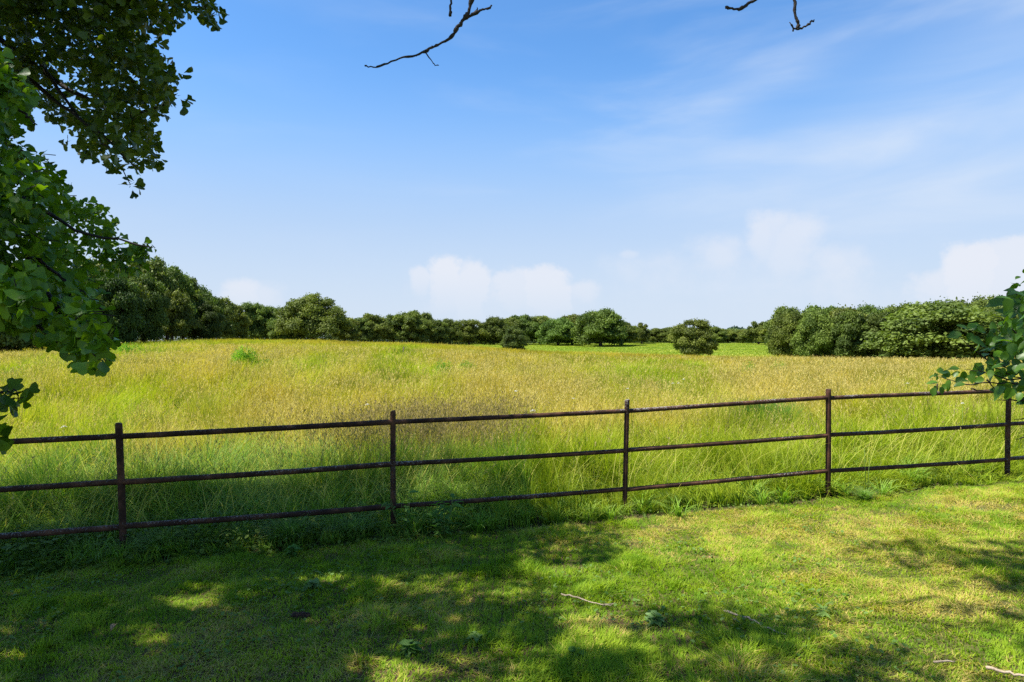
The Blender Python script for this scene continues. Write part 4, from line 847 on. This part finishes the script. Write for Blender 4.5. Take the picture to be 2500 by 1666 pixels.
G = Geo(); r_ = np.random.default_rng(12); PP = []; AX = []; NM = []; SZ = []
def addleaf(pxx, pyy, deg, L_px, d):
    a = math.radians(deg); dz_ = r_.normal()*.35; PP.append(tuple(px2w(pxx, pyy, d))); AX.append((math.cos(a), dz_, -math.sin(-a)))
    NM.append((r_.normal()*.5, -.55+r_.normal()*.35, .75)); SZ.append(L_px*.98*d/FPX)
for (x_, y_, deg, L_px) in LV: p = c3(x_, y_); addleaf(p[0], p[1], deg, L_px, 3.9+r_.normal()*.18)
for _ in range(300):
    y_ = r_.uniform(700, 1010); lim = np.interp(y_, [560, 650, 700, 760, 830, 900, 960, 1010], [2520, 2498, 2470, 2455, 2455, 2440, 2480, 2530]); x_ = lim+abs(r_.normal())*90
    addleaf(x_, y_, r_.uniform(150, 330), r_.uniform(22, 40), 3.9+r_.normal()*.35)
for _ in range(90):
    y_ = r_.uniform(780, 960); x_ = r_.uniform(2290, 2470); 
    if y_ < 860 and x_ < 2380 and r_.random() < .7: continue
    if inpoly(np.array([x_]), np.array([y_]), [(2300, 805), (2400, 790), (2480, 760), (2480, 900), (2380, 935), (2280, 930), (2320, 890), (2420, 880), (2400, 850), (2340, 840)])[0]: addleaf(x_, y_, r_.uniform(0, 360), r_.uniform(18, 30), 4+r_.normal()*.25)
_seen = len(PP)
for _ in range(1500):   # the rest of the little crown, beyond the edge of the view
    d_ = r_.normal(size=3); d_ /= np.linalg.norm(d_); q_ = .35+.65*r_.random(); c_ = (4.05+d_[0]*.85*q_, 4.2+d_[1]*.8*q_, 1.85+d_[2]*1.05*q_)
    if c_[0]/c_[1] < .80: continue
    PP.append(c_); AX.append((d_[0]+r_.normal()*.4, d_[1]+r_.normal()*.4, d_[2]*.5-.2)); NM.append((r_.normal()*.5, r_.normal()*.5, 1)); SZ.append(r_.uniform(.055, .085))
PP, AX, NM = map(lambda q: np.array(q, float), (PP, AX, NM)); AX /= np.linalg.norm(AX, axis=1)[:, None]; NM -= AX*(NM*AX).sum(1)[:, None]
leaves(G, PP, AX, NM, np.array(SZ), mixcol((.035, .09, .006), (.085, .18, .012), r_.random(len(PP))), 'ovate', .2)
G.build('foliage', M_leaf, sap)
g = Geo()
for pl in [[(2352, 1240), (2130, 1235), (1780, 1230), (1700, 1250), (1560, 1245), (1400, 1190), (1260, 1150)], [(2500, 1180), (2200, 1060), (1900, 950), (1760, 840), (1640, 760), (1540, 640)], [(2500, 1200), (2220, 1150), (2000, 1040), (1900, 1000)], [(2450, 1180), (2160, 1190), (2000, 1130), (1830, 1090), (1600, 1060)],
           [(1880, 1190), (1990, 1330)], [(2550, 1000), (2330, 760), (2230, 560), (2100, 420), (1950, 380)], [(2600, 900), (2400, 500), (2330, 200), (2230, 60)], [(2350, 1455), (2140, 1446), (2010, 1448)], [(2300, 1350), (2352, 1390), (2450, 1420)], [(1250, 1240), (1240, 1360)], [(1680, 1308), (1780, 1330), (1930, 1330)], [(2400, 1200), (2300, 1100), (2200, 1150), (2060, 1240)], [(2700, 1650), (2352, 1690), (2230, 1700)], [(2700, 1900), (2352, 1930), (2240, 1950)]]:
    pts = [px2w(*c3(*q), 3.95) for q in pl]; n_ = len(pts); P2, R2 = refine(pts, [lerp(.0052, .0016, i/(n_-1)) for i in range(n_)], 4, .002); tube(g, P2, R2, 6)
ctr = px2w(*c3(2500, 1190), 3.95)
for q in [(2352, 1240), (2500, 1180), (2500, 1200), (2450, 1180), (2550, 1000), (2600, 900), (2350, 1455), (2450, 1420), (2700, 1650), (2700, 1900)]:
    tube(g, [tuple(px2w(*c3(*q), 3.95)), (sp_x+.0, sp_y, float(px2w(*c3(*q), 3.95).z)-.12)], [.0052, .007], 6)
for k_ in range(_seen, len(PP), 14): tube(g, [(sp_x+.02, sp_y, float(np.clip(PP[k_][2]-.35, .5, 2.6))), tuple((np.array((sp_x, sp_y, PP[k_][2]-.2))+PP[k_])/2), tuple(PP[k_])], [.006, .004, .0015], 4)
tube(g, [(sp_x, sp_y, Hs(sp_x, sp_y)-.1), (sp_x, sp_y, .5), (sp_x+.01, sp_y, 1.4), (sp_x+.02, sp_y, 2.3), (sp_x, sp_y, 3.0)], [.024, .02, .016, .010, .003], 9, wob=.05)
g.build('stem', M_twig, sap, True)

# ------------------------------------------------------------------ small things
def stick(pl, rad, label, dz_=.022):
    pts = [];
    for (a, b) in pl: x_, y_ = hit(a, b); pts.append((x_, y_, Hs(x_, y_)+dz_+rad))
    P2, R2 = refine(pts, [rad*lerp(1, .5, i/(len(pts)-1)) for i in range(len(pts))], 3, .003); g = Geo(); tube(g, P2, R2, 7, wob=.15)
    o = g.build('fallen_stick', M_stick, None, True); tag(o, label, 'stick', 'sticks fallen on the lawn'); return o
stick([(1768, 1506), (1800, 1515), (1822, 1522), (1840, 1530), (1862, 1545), (1918, 1562)], .008, 'longest pale stick lying in the shade right of centre on the lawn')
stick([(1370, 1462), (1400, 1468), (1432, 1478), (1470, 1489), (1500, 1486)], .006, 'thin pale stick at the front edge of the sunny lawn below the third post')
stick([(2408, 1647), (2440, 1655), (2475, 1662), (2520, 1672)], .010, 'thick stick in the bottom right corner of the lawn')
stick([(2280, 1634), (2305, 1634), (2332, 1630)], .007, 'short dark stick just left of the thick corner stick')
stick([(1470, 1487), (1488, 1490), (1502, 1484)], .004, 'small forked twig touching the end of the thin pale stick')
# wild carrot heads
def umbel(px_, py_, wpx, label, zt=.86):
    x_, y_ = hit(px_, py_, zt); r_m = wpx*.40/FPX*y_; zg = Hs(x_, y_)
    o = empty('wild_carrot', (x_, y_, zg), label, 'flower', 'white wild carrot heads in the hay')
    g = Geo(); tube(g, [(x_+.02, y_, zg), (x_, y_, zg+zt*.6), (x_, y_, zg+zt-.03)], [.003, .0025, .002], 5); g.build('stalk', M_stem, o)
    g = Geo(); r = np.random.default_rng(int(px_)); n = 90; a = r.uniform(0, 6.28, n); q = np.sqrt(r.random(n))*r_m; cx = x_+np.cos(a)*q; cy = y_+np.sin(a)*q; cz = zg+zt+.012-(q/r_m)**2*.02
    flat_leaves(g, cx, cy, cz, np.full(n, r_m*.17), a, r.uniform(-.6, .6, n), np.tile([.7, .7, .62], (n, 1)), 5)
    g.C = []; g.build('flower_head', M_petal, o)
M_stem = rough_mat('flower_stalk', (.10, .17, .04), (.18, .25, .06), 50)
for a in [(1259, 955, 12, 'white flower head above the hay between second and third post, nearer the third'), (1532, 949, 11, 'white flower head directly above the top of the third post'), (1643, 936, 9, 'left one of a close pair of white flower heads right of the third post'),
          (1657, 936, 9, 'right one of a close pair of white flower heads right of the third post'), (1669, 926, 9, 'white flower head just above the close pair right of the third post'), (1400, 973, 11, 'white flower head left of the third post, a little above the top rail'), (1301, 1003, 18, 'wide white flower head touching the top rail left of the third post'), (2216, 936, 11, 'white flower head above the top rail in the bay left of the sapling'), (2350, 985, 11, 'white flower head under the top rail in the bay left of the sapling'),
          (156, 1042, 16, 'white flower head above the top rail left of the first post'), (897, 988, 14, 'white flower head among brown seed heads left of the second post')]: umbel(*a)
# bright green bushes out in the field
def bush(px_, py_, wpx, hgt, label, n=900, col=((.10, .24, .02), (.18, .36, .035)), lf=.05, grp='low plants out in the field', name='field_bush', kind='ovate'):
    x_, y_ = hit(px_, py_, .5); w_ = wpx/FPX*y_/2; zg = Hs(x_, y_); o = empty(name, (x_, y_, zg), label, 'bush', grp); r = np.random.default_rng(int(px_+py_))
    d = r.normal(size=(n, 3)); d /= np.linalg.norm(d, axis=1)[:, None]; d[:, 2] = np.abs(d[:, 2]); q = (.5+.5*r.random(n))*(1+.2*np.sin(np.arctan2(d[:, 1], d[:, 0])*3))
    P = np.stack([x_+d[:, 0]*w_*q, y_+d[:, 1]*w_*.8*q, zg+.05+d[:, 2]*hgt*q], -1); ax = d+r.normal(size=(n, 3))*.6; nm = d+r.normal(size=(n, 3))*.5; ax = ax/np.linalg.norm(ax, axis=1)[:, None]; nm -= ax*(nm*ax).sum(1)[:, None]
    g = Geo(); leaves(g, P, ax, nm, lf*r.uniform(.6, 1.3, n), mixcol(col[0], col[1], r.random(n)), kind); g.build('foliage', M_grass, o)
    g = Geo()
    for k in range(14): j = r.integers(n); tube(g, [(x_+r.normal()*.03, y_+r.normal()*.03, zg-.02), tuple(P[j])], [.008, .003], 4)
    g.build('stem', M_stem, o)
bush(594, 892, 80, 1.15, 'bright lime green rounded bush alone in the golden field at left', 11000, ((.16, .31, .02), (.24, .42, .04)), lf=.05)
bush(652, 897, 44, .8, 'small dull green bush just right of the bright lime green one', 700, ((.07, .15, .02), (.12, .22, .03)), .07)
bush(312, 858, 70, 1.0, 'low green patch of weeds high on the slope near the left wood', 3000, lf=.08)
bush(1080, 908, 64, .85, 'left half of a low streak of green weeds in the middle of the field', 3000, lf=.05)
bush(1140, 904, 54, .8, 'right half of a low streak of green weeds in the middle of the field', 2600, lf=.05)
bush(1828, 905, 50, .85, 'low green weeds in the golden grass left of the fourth post', 2600, lf=.04)
bush(1905, 902, 48, .85, 'second low green weeds in the golden grass, directly left above the fourth post', 2600, lf=.04)
# the clump of dark coarse grass behind the fourth bay
x0, y0 = hit(1862, 1085, .05); zg = Hs(x0, y0); o = empty('grass_tuft', (x0, y0, zg), 'dark green coarse grass tuft behind the middle rail left of the fourth post', 'grass tuft')
n = 2800; a = rng.uniform(0, 6.283, n); rr_ = np.abs(rng.normal(size=n))*.17; x_ = x0+np.cos(a)*rr_*1.3; y_ = y0+np.sin(a)*rr_; G = Geo(); v = rng.random(n)
G.add(*blades(x_, y_, rng.uniform(.5, 1.0, n), rng.uniform(.009, .014, n), rng.gamma(2.5, .16, n), a+rng.normal(0, .5, n), mixcol((.03, .08, .01), (.05, .12, .02), v), mixcol((.05, .14, .02), (.08, .2, .03), v), mixcol((.07, .18, .03), (.15, .26, .06), v), 4, .12)); G.build('blades', M_grass, o)
# arching grass tufts in front of and under the fence at left
for i, (px_, py_, s_, lab) in enumerate([(710, 1330, 1.0, 'sunlit arching grass tuft under the bottom rail left of the second post'), (560, 1290, .85, 'shaded grass tuft under the bottom rail midway along the left bay'), (400, 1350, .8, 'grass tuft just right of the foot of the first post'), (150, 1345, .95, 'grass tuft under the bottom rail left of the first post'),
                                         (860, 1315, .8, 'dark grass tuft at the left side of the second post foot'), (1230, 1270, .7, 'grass tuft at the lawn edge right of the broad leaved weeds'), (1640, 1240, .55, 'small pale tuft at the foot of the fence right of the third post'), (2110, 1222, .5, 'small pale tuft at the foot of the fence right of the fourth post')]):
    x0, y0 = hit(px_, py_); zg = Hs(x0, y0); o = empty('grass_tuft', (x0, y0, zg), lab, 'grass tuft', 'grass tufts along the fence foot'); n = int(520*s_); a = rng.uniform(0, 6.283, n); q = np.abs(rng.normal(size=n))*.07*s_; v = rng.random(n); G = Geo()
    G.add(*blades(x0+np.cos(a)*q, y0+np.sin(a)*q, rng.uniform(.22, .46, n)*s_, rng.uniform(.004, .008, n), rng.uniform(.3, 1.1, n), a+rng.normal(0, .5, n), mixcol((.06, .14, .02), (.1, .2, .03), v), mixcol((.10, .22, .03), (.18, .30, .07), v), mixcol((.16, .28, .06), (.36, .42, .2), v), 4, .3)); G.build('blades', M_grass, o)
# broad leaved weeds
def weed(px_, py_, hgt, nst, label, L_=.12, col=((.08, .19, .03), (.16, .30, .07)), kind='lance', name='leafy_weed', grp='leafy weeds along the fence and in the lawn'):
    x0, y0 = hit(px_, py_); zg = Hs(x0, y0); o = empty(name, (x0, y0, zg), label, 'weed', grp); r = np.random.default_rng(int(px_*3+py_)); g = Geo(); P = []; A = []; S = []
    for k in range(nst):
        a = r.uniform(0, 6.28); q = r.uniform(.0, .35)*hgt; tip = (x0+math.cos(a)*q, y0+math.sin(a)*q, zg+hgt*r.uniform(.7, 1.1)); base = (x0+math.cos(a)*.02, y0+math.sin(a)*.02, zg-.01); tube(g, [base, tip], [.003, .0018], 4)
        for t in np.linspace(.15, 1, 8): b = r.uniform(0, 6.28); P.append([lerp(base[i], tip[i], t) for i in range(3)]); A.append((math.cos(b), math.sin(b), r.uniform(-.15, .6))); S.append(L_*r.uniform(.6, 1.15))
    if nst: g.build('stalk', M_stem, o)
    P, A = np.array(P), np.array(A); nm = np.array([0, 0, 1.])+r.normal(size=A.shape)*.3; A /= np.linalg.norm(A, axis=1)[:, None]; nm -= A*(nm*A).sum(1)[:, None]
    g = Geo(); leaves(g, P, A, nm, np.array(S), mixcol(col[0], col[1], r.random(len(P))), kind, .3); g.build('foliage', M_grass, o)
weed(1085, 1310, .34, 7, 'leafy weed with long pointed leaves right of the second post', .13)
weed(985, 1305, .38, 5, 'narrow leafy weed standing against the right side of the second post', .12)
weed(880, 1290, .30, 4, 'leafy weed poking through under the bottom rail left of the second post', .09)
weed(720, 1362, .12, 4, 'low bright weed at the lawn edge below the sunlit tuft', .07, kind='ovate')
weed(2115, 1215, .62, 2, 'thin dark stalked weed rising through the bottom rail right of the fourth post', .045, ((.03, .05, .02), (.07, .09, .03)))
weed(755, 1442, .07, 4, 'pale leafed weed in the lawn near the dappled light at left', .07, ((.16, .27, .06), (.28, .38, .14)), 'ovate')
weed(1000, 1600, .06, 4, 'broad leaved weed in the shaded lawn at bottom left of centre', .07, ((.10, .22, .04), (.18, .30, .08)), 'ovate')
weed(1160, 1570, .05, 4, 'spreading weed in the shaded lawn at the bottom, right of its broad leaved neighbour', .065, ((.12, .22, .05), (.2, .31, .1)), 'ovate')
weed(1600, 1525, .06, 4, 'pale weed rosette in shade left of the longest stick', .07, ((.14, .25, .07), (.24, .36, .14)), 'ovate')
weed(1405, 1620, .07, 4, 'weed rosette near the bottom edge below the thin pale stick', .06, ((.10, .22, .04), (.2, .32, .09)), 'ovate')
weed(2015, 1512, .07, 4, 'tuft like weed on the sunny lawn right of the longest stick', .07, ((.16, .28, .06), (.28, .38, .12)))
# stake, clod, dead leaves
x0, y0 = hit(985, 872, .2); g = Geo(); zg = Hs(x0, y0); hh_ = 22/FPX*y0+.3
tube(g, [(x0, y0, zg-.1), (x0, y0, zg+hh_*.5), (x0+.02, y0, zg+hh_)], [.06, .055, .05], 6, wob=.05); tag(g.build('wooden_stake', M_wood, None), 'thin dark stake standing alone high in the golden field', 'stake')
M_clod = rough_mat('dark_earth', (.018, .010, .007), (.06, .035, .022), 60, .95, 1.0)
x0, y0 = hit(733, 1510); g = Geo(); zg = Hs(x0, y0)
for k in range(26):
    cx, cy = x0+(k/25-.5)*.11, y0+random.gauss(0, .010); s_ = random.uniform(.013, .022)
    tube(g, [(cx, cy, zg-.01), (cx, cy, zg+.012+s_*.4), (cx, cy, zg+.012+s_*1.2)], [s_*1.1, s_, s_*.4], 6, wob=.3)
tag(g.build('earth_clod', M_clod, None), 'dark crumbly clod of earth in the shaded lawn at left', 'clod')
M_dead = rough_mat('dead_leaf', (.26, .14, .06), (.42, .26, .13), 70, .8, .3)
def deadleaf(px_, py_, L_, label):
    x0, y0 = hit(px_, py_); zg = Hs(x0, y0)+.045; r = np.random.default_rng(int(px_)); g = Geo(); a = r.uniform(0, 6.28)
    leaves(g, np.array([[x0, y0, zg]]), np.array([[math.cos(a), math.sin(a), .15]]), np.array([[r.normal()*.3, -.4, 1.]]), np.array([L_]), np.array([[.3, .2, .1]]), 'ovate', .5); g.C = []
    g.V = [np.concatenate([g.V[0], g.V[0]-np.array([0, 0, .0015])])]; t = g.T[0]; m_ = len(g.V[0])//2; g.T = [np.concatenate([t, t[:, ::-1]+m_])]
    tag(g.build('dead_leaf', M_dead, None), label, 'leaf', 'dead leaves on the ground')
deadleaf(1400, 1278, .11, 'curled orange brown dead leaf at the lawn edge left of the third post')
deadleaf(283, 1541, .06, 'small pinkish dead leaf in the shaded lawn at left')
deadleaf(1733, 1376, .05, 'small brown dead leaf on the sunny lawn right of the third post')
deadleaf(1262, 1262, .06, 'dull brown dead leaf in the grass at the lawn edge between second and third post')
deadleaf(1792, 1534, .05, 'small reddish dead leaf beside the longest stick')
